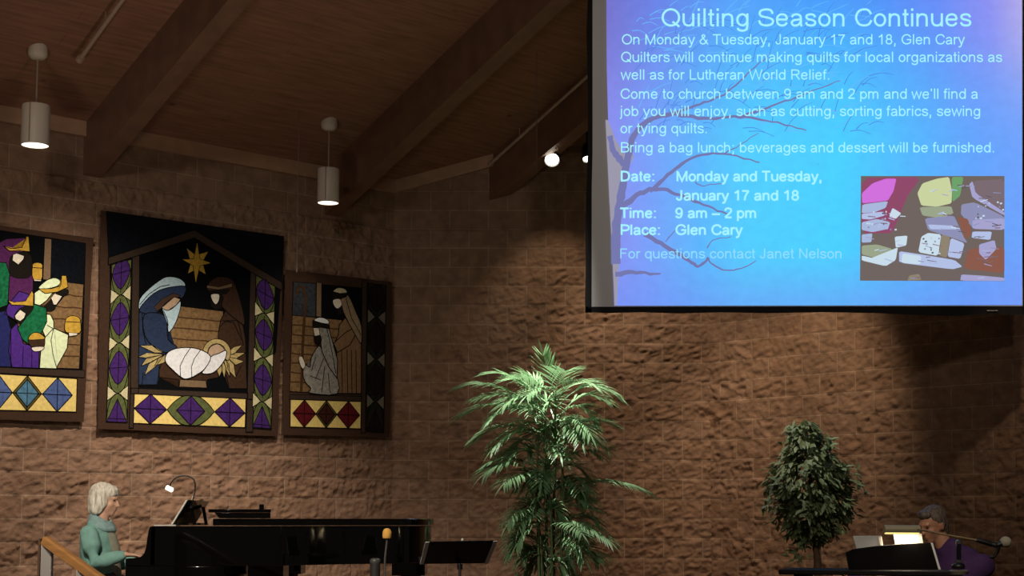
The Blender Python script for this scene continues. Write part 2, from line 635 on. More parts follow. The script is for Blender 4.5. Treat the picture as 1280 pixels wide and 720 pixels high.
def slide_material():
    m = bpy.data.materials.new('projected_slide')
    m.use_nodes = True
    nt = m.node_tree
    b = nt.nodes['Principled BSDF']
    b.inputs['Base Color'].default_value = (0.05, 0.05, 0.05, 1)
    b.inputs['Roughness'].default_value = 0.9
    uv = nt.nodes.new('ShaderNodeUVMap')
    sep = nt.nodes.new('ShaderNodeSeparateXYZ')
    nt.links.new(uv.outputs[0], sep.inputs[0])
    r1 = nt.nodes.new('ShaderNodeValToRGB')       # lower picture, left to right
    els = [(0.0, '8b8ef0'), (0.1, '78a0fa'), (0.22, '5cb6fc'), (0.33, '50cdfe'), (0.56, '48d0ff'), (0.74, '54b6fe'), (0.88, '62a4fd'), (1.0, '6ea2fc')]
    r2 = nt.nodes.new('ShaderNodeValToRGB')       # upper picture, left to right
    els2 = [(0.0, '716ec8'), (0.12, '6880e6'), (0.3, '569efa'), (0.5, '4898fb'), (0.66, '528ef9'), (0.8, '6a8af6'), (0.92, '8f90f2'), (1.0, 'b4aae6')]
    for r, e in ((r1, els), (r2, els2)):
        cr = r.color_ramp
        cr.elements[0].position, cr.elements[0].color = e[0][0], lin(e[0][1])
        cr.elements[1].position, cr.elements[1].color = e[-1][0], lin(e[-1][1])
        for p, c in e[1:-1]:
            k = cr.elements.new(p)
            k.color = lin(c)
        nt.links.new(sep.outputs['X'], r.inputs[0])
    # a soft cloudy warp so that the sky does not read as bands
    nz = nt.nodes.new('ShaderNodeTexNoise')
    nz.inputs['Scale'].default_value = 2.0
    nt.links.new(uv.outputs[0], nz.inputs['Vector'])
    ad = nt.nodes.new('ShaderNodeMath')
    ad.operation = 'MULTIPLY_ADD'
    ad.inputs[1].default_value = 0.16
    nt.links.new(nz.outputs['Fac'], ad.inputs[0])
    nt.links.new(sep.outputs['Y'], ad.inputs[2])
    mr = nt.nodes.new('ShaderNodeMapRange')
    mr.interpolation_type = 'SMOOTHSTEP'
    mr.inputs[1].default_value, mr.inputs[2].default_value = 0.5, 1.08
    nt.links.new(ad.outputs[0], mr.inputs[0])
    mx = nt.nodes.new('ShaderNodeMix')
    mx.data_type = 'RGBA'
    nt.links.new(mr.outputs[0], mx.inputs['Factor'])
    nt.links.new(r1.outputs[0], mx.inputs['A'])
    nt.links.new(r2.outputs[0], mx.inputs['B'])
    # mauve dusk band along the picture's bottom edge
    r3 = nt.nodes.new('ShaderNodeMapRange')
    r3.inputs[1].default_value, r3.inputs[2].default_value = 0.02, 0.16
    r3.inputs[3].default_value, r3.inputs[4].default_value = 0.55, 0.0
    nt.links.new(sep.outputs['Y'], r3.inputs[0])
    m3 = nt.nodes.new('ShaderNodeMix')
    m3.data_type = 'RGBA'
    m3.inputs['B'].default_value = lin('6f92f4')
    nt.links.new(r3.outputs[0], m3.inputs['Factor'])
    nt.links.new(mx.outputs['Result'], m3.inputs['A'])
    # frosted twigs: fine light mottling over the tree's spread
    n2 = nt.nodes.new('ShaderNodeTexNoise')
    n2.inputs['Scale'].default_value = 38
    n2.inputs['Detail'].default_value = 6
    nt.links.new(uv.outputs[0], n2.inputs['Vector'])
    hs = nt.nodes.new('ShaderNodeHueSaturation')
    r4 = nt.nodes.new('ShaderNodeMapRange')
    r4.inputs[1].default_value, r4.inputs[2].default_value = 0.35, 0.65
    r4.inputs[3].default_value, r4.inputs[4].default_value = 0.97, 1.03
    nt.links.new(n2.outputs['Fac'], r4.inputs[0])
    nt.links.new(r4.outputs[0], hs.inputs['Value'])
    nt.links.new(m3.outputs['Result'], hs.inputs['Color'])
    nt.links.new(hs.outputs[0], b.inputs['Emission Color'])
    b.inputs['Emission Strength'].default_value = 1.0
    return m


def glow(name, c, s=1.0):
    return mat(name, '101010', 0.9, emit=c, estr=s)


def fan_poly(bm, pts, mi=0):
    """filled polygon (may be concave) from 3D points"""
    vs = [bm.verts.new(p) for p in pts]
    f = bm.faces.new(vs)
    f.material_index = mi
    return f


scr = thing('projection_screen', 'large white projection screen with black border showing a blue quilting notice', 'projection screen',
            P(1009, 388, Y_SCR + 0.03))
S = lambda x, y, d=0.0: P(x, y, Y_SCR - d)
TOPY = -42
bm = bmesh.new()
quad_box(bm, [S(739.5, 384), S(1279.5, 384), S(1279.5, 384, -.012), S(739.5, 384, -.012), S(740, TOPY), S(1280, TOPY), S(1280, TOPY, -.012), S(740, TOPY, -.012)])
obj('cloth', bm, M_SCREEN, scr)
# wavy black masking border, left, bottom, right and top
bm = bmesh.new()
rr = random.Random(3)


def strip(bm, inner, outer, d0=0.002, d1=-0.02):
    n = len(inner)
    ring = []
    for (ix, iy), (ox, oy) in zip(inner, outer):
        ring.append([bm.verts.new(S(ix, iy, d0)), bm.verts.new(S(ox, oy, d0)), bm.verts.new(S(ox, oy, d1)), bm.verts.new(S(ix, iy, d1))])
    for a, b in zip(ring, ring[1:]):
        for k in range(4):
            bm.faces.new((a[k], a[(k + 1) % 4], b[(k + 1) % 4], b[k]))
    bm.faces.new(ring[0])
    bm.faces.new(list(reversed(ring[-1])))


ys = [TOPY - 12, 0, 40, 90, 140, 190, 240, 290, 340, 375, 391]
lx = [734, 734.6, 733, 734.2, 735, 734.6, 733, 731.6, 732.2, 731.2, 731.5]
strip(bm, [(740.6 if y < 200 else 739.4, y) for y in ys], list(zip(lx, ys)))
xs = [731.5, 760, 800, 845, 900, 960, 1030, 1100, 1150, 1200, 1240, 1284]
by = [390, 391.5, 390.2, 391.8, 390.4, 391.5, 390.2, 391.5, 394, 395, 392, 394]
strip(bm, [(x, 383.4 - (x - 740) * .0015) for x in xs], list(zip(xs, by)))
strip(bm, [(1279, TOPY - 12), (1278.6, 200), (1278.4, 392)], [(1286, TOPY - 12), (1285.5, 200), (1285, 392)])
strip(bm, [(732, TOPY), (1286, TOPY)], [(732, TOPY - 12), (1286, TOPY - 12)])
bmesh.ops.recalc_face_normals(bm, faces=bm.faces)
obj('border', bm, M_BLACK_CLOTH, scr)
bm = bmesh.new()
tube(bm, [S(1234, 388.5, .01), S(1247, 388.5, .01)], .006, 8)
obj('grommet', bm, mat('dull_steel', '9a9a98', 0.35, 0.9), scr)
# roller case above the picture
bm = bmesh.new()
box(bm, (P(1009, TOPY - 22, Y_SCR)), (3.75, 0.14, 0.14))
obj('roller_case', bm, mat('black_case_paint', '101010', 0.5), scr, bevel=.01)
M_ROD = mat('black_rod', '151515', 0.5)
for hx in (800, 1230):
    bm = bmesh.new()
    q = P(hx, TOPY - 20, Y_SCR)
    tube(bm, [q, (q.x, q.y, ceil_z(q))], .01, 8)
    obj('hanger_rod', bm, M_ROD, scr)

# slide: lit picture
bm = bmesh.new()
l = bm.loops.layers.uv.new('UVMap')
edge_l = [(768, 382), (768.5, 366), (770, 340), (772, 300), (772.5, 262), (769, 235), (762, 190), (760, 140), (758.5, 80), (758, TOPY + 2)]
pts = edge_l[::-1] + [(768, 382), (1277.5, 381.2), (1277.5, TOPY + 2)]
pts = edge_l + [(1277.5, TOPY + 2), (1277.5, 381.2)]
f = fan_poly(bm, [S(x, y, .003) for x, y in pts])
for lp, (x, y) in zip(f.loops, pts):
    lp[l].uv = ((x - 758) / 520, (382 - y) / (382 - TOPY))
bmesh.ops.triangulate(bm, faces=bm.faces[:])
if bm.faces[:][0].normal.y > 0:
    bmesh.ops.reverse_faces(bm, faces=bm.faces[:])
obj('slide_picture', bm, slide_material(), scr)


# the tree of the slide
def ribbon(bm, pts, w0, w1, d, mi=0, n=6):
    c = spline([(x, y, 0) for x, y in pts], n)
    L = len(c) - 1
    if w0 > 1.2:
        c = [p + Vector((mnoise.noise(p * .13) * 1.6, mnoise.noise(p * .13 + Vector((7, 3, 1))) * 2.2, 0)) for p in c]
    vs = []
    for i, p in enumerate(c):
        t = (c[min(i + 1, L)] - c[max(i - 1, 0)]).normalized()
        w = (w0 + (w1 - w0) * i / L) * (1 + .35 * mnoise.noise(p * .2))
        nx, ny = -t.y * w / 2, t.x * w / 2
        vs.append((bm.verts.new(S(p.x + nx, p.y + ny, d)), bm.verts.new(S(p.x - nx, p.y - ny, d))))
    for a, b in zip(vs, vs[1:]):
        f = bm.faces.new((a[0], a[1], b[1], b[0]))
        f.material_index = mi


bm = bmesh.new()
fan_poly(bm, [S(x, y, .0045) for x, y in ((768.4, 382), (757, 150), (760, 150), (770, 176), (783, 196), (790, 188), (792, 196), (784, 214), (778, 250), (775, 300), (771.5, 345), (771, 382))], 3)
bmesh.ops.triangulate(bm, faces=bm.faces[:])
ribbon(bm, [(770, 330), (771, 280), (777, 240), (784, 200), (792, 170), (812, 150), (842, 142)], 12, 5, .005)
ribbon(bm, [(778, 258), (800, 242), (824, 236), (845, 242), (880, 256), (910, 268)], 7, 2, .005)
ribbon(bm, [(812, 240), (840, 215), (866, 197), (905, 192), (950, 203)], 5, 1.4, .005)
ribbon(bm, [(842, 142), (880, 148), (925, 146), (965, 152), (1008, 163)], 5, 1.2, .005)
ribbon(bm, [(925, 146), (965, 132), (1000, 120), (1050, 100)], 3, 1.0, .005)
ribbon(bm, [(842, 142), (875, 130), (905, 118), (935, 92), (960, 70)], 3.5, 1.0, .005)
ribbon(bm, [(805, 292), (830, 307), (855, 322), (873, 332), (886, 322)], 6, 3, .005)
ribbon(bm, [(884, 322), (896, 334), (910, 338), (930, 334), (945, 326)], 2.2, 1.0, .005)
ribbon(bm, [(832, 302), (842, 290), (852, 282)], 1.4, .8, .005)
ribbon(bm, [(884, 310), (892, 300), (914, 296)], 1.4, .8, .005)
ribbon(bm, [(770, 342), (795, 341), (826, 343)], 7, 2, .005)
ribbon(bm, [(780, 205), (768, 190), (762, 170)], 9, 6, .005)
ribbon(bm, [(868, 228), (880, 232), (905, 228)], 1.6, .8, .005)
ribbon(bm, [(905, 192), (925, 182), (948, 166)], 1.5, .7, .005)
rr = random.Random(11)
for k in range(150):
    x, y = rr.uniform(790, 1090), rr.uniform(5, 165)
    a = rr.uniform(-1.2, 0.3)
    L = rr.uniform(10, 34)
    ribbon(bm, [(x, y), (x + L * .5 * math.cos(a), y + L * .5 * math.sin(a) - 2), (x + L * math.cos(a), y + L * math.sin(a) + rr.uniform(-4, 4))], 1.0, .5, .004, 1, 3)
for k in range(110):
    x, y = rr.uniform(790, 1090), rr.uniform(20, 165)
    a = rr.uniform(-1.4, 0.5)
    L = rr.uniform(12, 36)
    ribbon(bm, [(x, y), (x + L * .5 * math.cos(a), y + L * .5 * math.sin(a) - 3), (x + L * math.cos(a), y + L * math.sin(a))], 1.0, .5, .0045, 2, 3)
obj('slide_tree', bm, [glow('slide_branch_mauve', '7478ae'), glow('slide_twig_pale', '68bafc'), glow('slide_twig_blue', '4e84e0'), glow('slide_trunk_grey', '9c98ac')], scr)

# letters drawn as strokes (units: 1/1000 of the type size), so that the slide's plain sans-serif lettering is real geometry
GW = dict(zip('abcdefghijklmnopqrstuvwxyz', (556, 556, 500, 556, 556, 278, 556, 556, 222, 222, 500, 222, 833, 556, 556, 556, 556, 333, 500, 278, 556, 500, 722, 500, 500, 500)))
GW.update({'B': 667, 'C': 722, 'D': 722, 'F': 611, 'G': 778, 'J': 500, 'L': 556, 'M': 833, 'N': 722, 'O': 778, 'P': 667, 'Q': 778, 'R': 722, 'S': 667, 'T': 611, 'W': 944,
           '1': 556, '2': 556, '7': 556, '8': 556, '9': 556, ' ': 278, ',': 278, '.': 278, ':': 278, ';': 278, '&': 667, '\u2013': 556, '\u2019': 222})
EL = lambda cx, cy, rx, ry: ('s', [(cx + rx * math.cos(a * PI / 8), cy + ry * math.sin(a * PI / 8)) for a in range(17)])
ARCH = ('s', [(92, 330), (160, 445), (280, 482), (405, 435), (440, 320)])
DOT = ('l', [(139, 95), (139, 0)])
COM = [('l', [(139, 95), (139, 0)]), ('s', [(139, 0), (130, -90), (85, -140)])]
GL = {
    'a': [('s', [(95, 365), (150, 450), (275, 482), (400, 440), (438, 340)]), ('l', [(438, 340), (438, 110), (465, 0)]), ('s', [(438, 285), (300, 268), (150, 235), (92, 145), (140, 55), (240, 35), (360, 80), (438, 190)])],
    'b': [('l', [(92, 716), (92, 0)]), EL(283, 258, 190, 224)],
    'c': [('s', [(445, 345), (390, 450), (265, 482), (130, 410), (85, 258), (130, 105), (265, 36), (395, 75), (450, 175)])],
    'd': [('l', [(462, 716), (462, 0)]), EL(272, 258, 190, 224)],
    'e': [('l', [(90, 275), (470, 275)]), ('s', [(470, 275), (420, 430), (278, 482), (135, 420), (85, 258), (135, 95), (280, 36), (400, 75), (462, 155)])],
    'f': [('s', [(275, 668), (190, 672), (135, 625), (125, 540)]), ('l', [(125, 540), (125, 0)]), ('l', [(20, 480), (255, 480)])],
    'g': [EL(270, 262, 190, 220), ('l', [(460, 519), (460, 20)]), ('s', [(460, 20), (420, -120), (280, -170), (140, -140), (90, -60)])],
    'h': [('l', [(92, 716), (92, 0)]), ARCH, ('l', [(440, 320), (440, 0)])],
    'i': [('l', [(111, 519), (111, 0)]), ('l', [(111, 716), (111, 620)])],
    'j': [('l', [(111, 519), (111, -60)]), ('s', [(111, -60), (80, -150), (0, -165)]), ('l', [(111, 716), (111, 620)])],
    'k': [('l', [(92, 716), (92, 0)]), ('l', [(430, 519), (92, 195)]), ('l', [(220, 315), (455, 0)])],
    'l': [('l', [(111, 716), (111, 0)])],
    'm': [('l', [(92, 519), (92, 0)]), ('s', [(92, 330), (150, 445), (250, 482), (360, 440), (398, 330)]), ('l', [(398, 330), (398, 0)]), ('s', [(398, 330), (455, 445), (560, 482), (680, 430), (715, 320)]), ('l', [(715, 320), (715, 0)])],
    'n': [('l', [(92, 519), (92, 0)]), ARCH, ('l', [(440, 320), (440, 0)])],
    'o': [EL(278, 258, 195, 224)],
    'p': [('l', [(92, 519), (92, -210)]), EL(283, 258, 190, 224)],
    'q': [('l', [(462, 519), (462, -210)]), EL(272, 258, 190, 224)],
    'r': [('l', [(92, 519), (92, 0)]), ('s', [(92, 310), (140, 430), (220, 478), (320, 455)])],
    's': [('s', [(425, 365), (370, 455), (250, 482), (120, 445), (95, 365), (150, 295), (260, 265), (385, 225), (430, 145), (380, 60), (255, 36), (130, 70), (75, 165)])],
    't': [('l', [(130, 680), (130, 110)]), ('s', [(130, 110), (165, 45), (255, 42)]), ('l', [(25, 480), (250, 480)])],
    'u': [('l', [(462, 519), (462, 0)]), ('s', [(462, 190), (400, 75), (275, 36), (150, 80), (92, 200)]), ('l', [(92, 200), (92, 519)])],
    'v': [('l', [(40, 519), (250, 20), (460, 519)])],
    'w': [('l', [(35, 519), (190, 20), (360, 500), (530, 20), (690, 519)])],
    'y': [('l', [(45, 519), (255, 20)]), ('s', [(460, 519), (265, 10), (215, -110), (150, -168), (55, -160)])],
    'z': [('l', [(60, 478), (430, 478), (55, 42), (450, 42)])],
    'B': [('l', [(390, 674), (120, 674), (120, 42), (390, 42)]), ('s', [(390, 674), (530, 625), (560, 530), (520, 420), (390, 375)]), ('l', [(390, 375), (120, 375)]), ('s', [(390, 375), (560, 330), (605, 210), (550, 85), (390, 42)])],
    'C': [('s', [(660, 495), (560, 640), (390, 678), (190, 600), (90, 358), (190, 110), (390, 38), (580, 90), (675, 250)])],
    'D': [('l', [(320, 674), (125, 674), (125, 42), (320, 42)]), ('s', [(320, 674), (540, 600), (630, 358), (540, 115), (320, 42)])],
    'F': [('l', [(125, 0), (125, 674), (560, 674)]), ('l', [(125, 380), (500, 380)])],
    'G': [('s', [(680, 500), (570, 640), (400, 678), (195, 600), (90, 358), (195, 110), (410, 38), (590, 90), (690, 165)]), ('l', [(690, 150), (690, 335), (415, 335)])],
    'J': [('l', [(370, 716), (370, 200)]), ('s', [(370, 200), (330, 80), (220, 38), (110, 80), (70, 210)])],
    'L': [('l', [(115, 716), (115, 42), (530, 42)])],
    'M': [('l', [(110, 0), (110, 716)]), ('l', [(110, 690), (416, 30), (722, 690)]), ('l', [(722, 716), (722, 0)])],
    'N': [('l', [(120, 0), (120, 716)]), ('l', [(120, 690), (600, 25)]), ('l', [(600, 0), (600, 716)])],
    'O': [EL(388, 358, 312, 322)],
    'P': [('l', [(120, 0), (120, 674), (400, 674)]), ('s', [(400, 674), (570, 610), (605, 490), (560, 365), (400, 305)]), ('l', [(400, 305), (120, 305)])],
    'Q': [EL(388, 358, 312, 322), ('l', [(450, 190), (710, -10)])],
    'R': [('l', [(125, 0), (125, 674), (420, 674)]), ('s', [(420, 674), (580, 620), (610, 505), (560, 390), (420, 345)]), ('l', [(420, 345), (125, 345)]), ('l', [(400, 345), (650, 0)])],
    'S': [('s', [(590, 500), (520, 640), (335, 676), (150, 630), (95, 510), (160, 410), (330, 365), (530, 310), (605, 200), (540, 85), (340, 38), (140, 95), (75, 240)])],
    'T': [('l', [(305, 674), (305, 0)]), ('l', [(20, 674), (590, 674)])],
    'W': [('l', [(30, 716), (240, 20), (472, 690), (704, 20), (915, 716)])],
    '1': [('l', [(340, 0), (340, 716)]), ('s', [(340, 690), (260, 590), (110, 520)])],
    '2': [('s', [(75, 500), (130, 640), (285, 676), (440, 620), (470, 500), (400, 370), (230, 220), (75, 60)]), ('l', [(60, 42), (500, 42)])],
    '7': [('l', [(50, 660), (500, 660)]), ('s', [(500, 660), (350, 450), (260, 230), (225, 0)])],
    '8': [EL(278, 522, 160, 152), EL(278, 205, 195, 168)],
    '9': [EL(270, 475, 190, 200), ('s', [(460, 475), (455, 250), (380, 80), (250, 36), (120, 80), (80, 160)])],
    '&': [('s', [(630, 10), (420, 270), (235, 520), (215, 610), (300, 676), (395, 625), (385, 530), (260, 410), (120, 290), (85, 180), (150, 70), (280, 36), (430, 90), (570, 330)])],
    ',': COM, '.': [DOT], ':': [DOT, ('l', [(139, 519), (139, 424)])], ';': COM + [('l', [(139, 519), (139, 424)])],
    '\u2013': [('l', [(0, 265), (556, 265)])], '\u2019': [('l', [(115, 716), (100, 530)])], ' ': [],
}


def line(bm, s, x0, x1, base, cap_px, bold=False, depth=.008):
    """one line of lettering between pixel columns x0 and x1 on the given baseline"""
    w = 132 if bold else 84
    total = sum(GW[c] for c in s) - 130
    kx, ky = (x1 - x0) / total, cap_px / 716
    pen = -65
    for c in s:
        for kind, pts in GL[c]:
            pts = [Vector((x, y, 0)) for x, y in pts]
            if kind == 's':
                pts = spline(pts, 4)
            n = len(pts)
            closed = (pts[0] - pts[-1]).length < 1
            prev = first = None
            for i, p in enumerate(pts):
                if closed and i == n - 1:
                    row = first
                else:
                    a = pts[i - 1] if i else (pts[-2] if closed else None)
                    b = pts[i + 1] if i < n - 1 else (pts[1] if closed else None)
                    t1 = (p - a).normalized() if a is not None else (b - p).normalized()
                    t2 = (b - p).normalized() if b is not None else t1
                    t = (t1 + t2)
                    t = t.normalized() if t.length > .05 else t1
                    nv = Vector((-t.y, t.x, 0))
                    m = nv.dot(Vector((-t1.y, t1.x, 0)))
                    nv = nv * (w / 2 / max(.45, m))
                    row = [bm.verts.new(S(x0 + (pen + q.x) * kx, base - q.y * ky, depth)) for q in (p + nv, p - nv)]
                if first is None:
                    first = row
                if prev:
                    bm.faces.new((prev[0], prev[1], row[1], row[0]))
                prev = row
        pen += GW[c]


M_TXT = glow('slide_text_cyan', 'a4f2fe')
M_TXT2 = glow('slide_text_pale_blue', '90dcfe')


def text_part(name, m, runs):
    bm = bmesh.new()
    for r in runs:
        line(bm, *r)
    obj(name, bm, m, scr)


text_part('title_text', M_TXT, [('Quilting Season Continues', 828, 1213, 33, 22.5)])
for s, x0, x1, b in (("On Monday & Tuesday, January 17 and 18, Glen Cary", 778, 1205, 55.5),
                     ("Quilters will continue making quilts for local organizations as", 777, 1252, 77.5),
                     ("well as for Lutheran World Relief.", 777, 1037, 99.5),
                     ("Come to church between 9 am and 2 pm and we\u2019ll find a", 776, 1222, 123.5),
                     ("job you will enjoy, such as cutting, sorting fabrics, sewing", 776, 1225, 145.0),
                     ("or tying quilts.", 776, 884, 166.5),
                     ("Bring a bag lunch; beverages and dessert will be furnished.", 776, 1243, 190.5)):
    text_part('text_line', M_TXT, [(s, x0, x1, b, 12.8)])
for runs in ([("Date:", 776, 818, 226.5), ("Monday and Tuesday,", 846, 1027, 226.5)], [("January 17 and 18", 846, 998, 250.5)],
             [("Time:", 776, 820, 272.5), ("9 am \u2013 2 pm", 845, 945, 272.5)], [("Place:", 776, 825, 293.5), ("Glen Cary", 845, 927, 293.5)]):
    text_part('text_line', M_TXT, [r + (12.8, True) for r in runs])
text_part('text_line', M_TXT2, [("For questions contact Janet Nelson", 775, 1052, 323, 12.4)])

def smoothpoly_(pts):
    out = []
    n = len(pts)
    for i in range(n):
        (x0, y0), (x1, y1) = pts[i], pts[(i + 1) % n]
        out += [(x0 * .9 + x1 * .1, y0 * .9 + y1 * .1), (x0 * .1 + x1 * .9, y0 * .1 + y1 * .9)]
    return out


# inset picture of folded quilts; crop coordinates read at 3.6x from (1060, 200)
bm = bmesh.new()
K = lambda pts: [(1060 + x / 3.6, 200 + y / 3.6) for x, y in pts]
cols = ['6f6460', 'd070dc', 'a7b8dc', '8f4a6a', 'c9d3a0', '9aa48a', '8d90b4', 'b3c0e6', '86667a', '7a6a72', 'a5a3ce', 'c9dcea', '8a5a4c', '8e8270', '6ea06a', '5f5a60']
pats = [(0, [(58, 72), (704, 72), (703, 545), (54, 543)]),
        (3, [(62, 80), (330, 76), (240, 200), (200, 330), (62, 330)]),
        (1, [(62, 150), (110, 105), (170, 84), (218, 84), (205, 140), (180, 182), (120, 190), (64, 195)]),
        (2, [(64, 200), (180, 185), (170, 215), (120, 235), (62, 240)]),
        (7, [(62, 242), (160, 232), (165, 250), (100, 268), (62, 265)]),
        (11, [(200, 215), (240, 240), (215, 265), (185, 255)]),
        (2, [(62, 280), (130, 265), (190, 280), (180, 310), (110, 325), (62, 315)]),
        (4, [(312, 150), (335, 105), (400, 84), (455, 76), (468, 140), (466, 195), (400, 210), (330, 205)]),
        (14, [(466, 76), (520, 76), (505, 160), (470, 190)]),
        (5, [(322, 212), (465, 208), (475, 240), (420, 262), (335, 250)]),
        (6, [(345, 262), (478, 250), (488, 300), (540, 375), (470, 350), (360, 315)]),
        (7, [(360, 290), (480, 296), (490, 312), (370, 312)]),
        (9, [(560, 95), (704, 85), (704, 240), (560, 160)]),
        (10, [(545, 110), (560, 95), (575, 150), (704, 235), (704, 250), (560, 170)]),
        (6, [(510, 200), (570, 190), (704, 255), (704, 300), (560, 305), (545, 270), (508, 245)]),
        (10, [(560, 270), (704, 262), (704, 315), (560, 310)]),
        (12, [(490, 255), (540, 265), (556, 330), (530, 360)]),
        (7, [(560, 322), (648, 322), (640, 360), (556, 350)]),
        (13, [(420, 335), (460, 345), (445, 440), (410, 430)]),
        (12, [(540, 400), (704, 390), (704, 510), (520, 490)]),
        (10, [(590, 380), (660, 360), (668, 400), (620, 450), (590, 420)]),
        (11, [(330, 345), (360, 328), (420, 335), (405, 432), (316, 415)]),
        (7, [(462, 350), (525, 375), (505, 445), (448, 435)]),
        (2, [(62, 335), (110, 330), (105, 370), (62, 372)]),
        (5, [(62, 385), (130, 380), (200, 400), (190, 440), (120, 440), (62, 425)]),
        (11, [(62, 430), (150, 450), (225, 390), (215, 450), (170, 478), (62, 452)]),
        (11, [(210, 345), (268, 340), (262, 385), (215, 395)]),
        (7, [(230, 410), (330, 425), (480, 450), (515, 480), (470, 492), (230, 462)]),
        (11, [(245, 420), (330, 432), (325, 470), (240, 462)]),
        (10, [(510, 515), (600, 520), (703, 530), (703, 545), (505, 543)]),
        (13, [(275, 520), (320, 512), (330, 540), (268, 543)])]
for i, (c, pts) in enumerate(pats):
    q = pts if i == 0 else [(min(704, max(56, x)), min(544, max(73, y))) for x, y in smoothpoly_(pts)]
    fan_poly(bm, [S(x, y, .006 + .0002 * i) for x, y in K(q)], c)
for k in range(70):
    c, pts = pats[rr.randrange(4, len(pats))]
    mx_, my_ = sum(x for x, y in pts) / len(pts), sum(y for x, y in pts) / len(pts)
    x, y = mx_ + rr.uniform(-40, 40), my_ + rr.uniform(-18, 18)
    x, y = min(660, max(60, x)), min(530, max(80, y))
    L_q, dy_q = rr.uniform(18, 44), rr.uniform(-10, 14)
    fan_poly(bm, [S(*K([p_])[0], .0128) for p_ in ((x, y), (x + L_q, y + dy_q), (x + L_q, y + dy_q + rr.uniform(2, 5)), (x, y + 4))], rr.choice([11, 7, 15, 6, 8, 9, 10, 2]))
for k in range(60):
    x, y = rr.choice([(rr.uniform(70, 240), rr.uniform(230, 325)), (rr.uniform(325, 410), rr.uniform(345, 420)), (rr.uniform(565, 700), rr.uniform(180, 260))])
    w = rr.uniform(4, 10)
    fan_poly(bm, [S(*K([(x + dx, y + dy)])[0], .0135) for dx, dy in ((0, 0), (w, -2), (w + 2, 5), (1, 7))], rr.choice([11, 7, 15, 6]))
bmesh.ops.triangulate(bm, faces=bm.faces[:])
obj('inset_photo', bm, [glow('slide_photo_%d' % i, c) for i, c in enumerate(cols)], scr)

# ------------------------------------------------------------------ quilted nativity hangings
Q_STAND = 0.09


def Q(px, py, layer=0):
    """point of the quilt plane, in front of the left wall"""
    return hit(px, py, CORNER_L + N_L * (Q_STAND + layer * 0.0022), N_L)


FAB = {}


def fab(name, c, var=0.12):
    if name not in FAB:
        FAB[name] = mat(name, c, 0.95, var=var, vscale=35, bump=0.25, bscale=120, spec=0.1)
    return FAB[name]


fab('brown_border_cloth', '412f24')
fab('navy_sky_cloth', '0b0f16', .35)
fab('black_sky_cloth', '05070a')
fab('seam_thread', '0d0a08')
fab('plank_cloth', '7a6040', .3)
fab('plank_seam_cloth', '4a3420')
fab('timber_cloth', '3a2e26')
fab('yellow_cloth', 'e4cc7c')
fab('cream_cloth', 'c8c199')
fab('purple_cloth', '412565', .25)
fab('green_cloth', '596239', .25)
fab('gold_cloth', 'bd983c', .2)
fab('white_cloth', 'dde1e4')
fab('light_blue_cloth', 'afcad4')
fab('navy_robe_cloth', '27344e', .2)
fab('hair_brown_cloth', '443329')
fab('skin_cloth', 'b39a80')
fab('straw_cloth', 'ac9a68', .2)
fab('dark_robe_cloth', '3c2a1e', .2)
fab('pale_face_cloth', 'd9d2c0')
fab('taupe_cloth', '77624a')
fab('blue_diamond_cloth', '4c5f92', .25)
fab('teal_diamond_cloth', '4c7690', .25)
fab('olive_cloth', '5d5428')
fab('red_diamond_cloth', '5a151c', .2)
fab('maroon_diamond_cloth', '3c1c16', .2)
fab('plum_robe_cloth', '4e2250', .2)
fab('violet_robe_cloth', '49297e', .2)
fab('royal_blue_cloth', '24285e', .2)
fab('emerald_cloth', '17633f', .4)
fab('pale_green_cloth', 'd8e6bc')
fab('ash_print_cloth', '8f8d85', .35)
fab('tan_robe_cloth', '7d6247', .15)
fab('light_tan_cloth', '8d7a60', .15)
fab('charcoal_cloth', '191512')
fab('slate_print_cloth', '34383e', .4)
fab('shaded_plum_cloth', '1d1512')  # shade on the shepherds quilt's right column, put into its cloth colours
fab('dark_and_shaded_olive_cloth', '242319')
fab('shaded_cream_cloth', '6d6a5c')


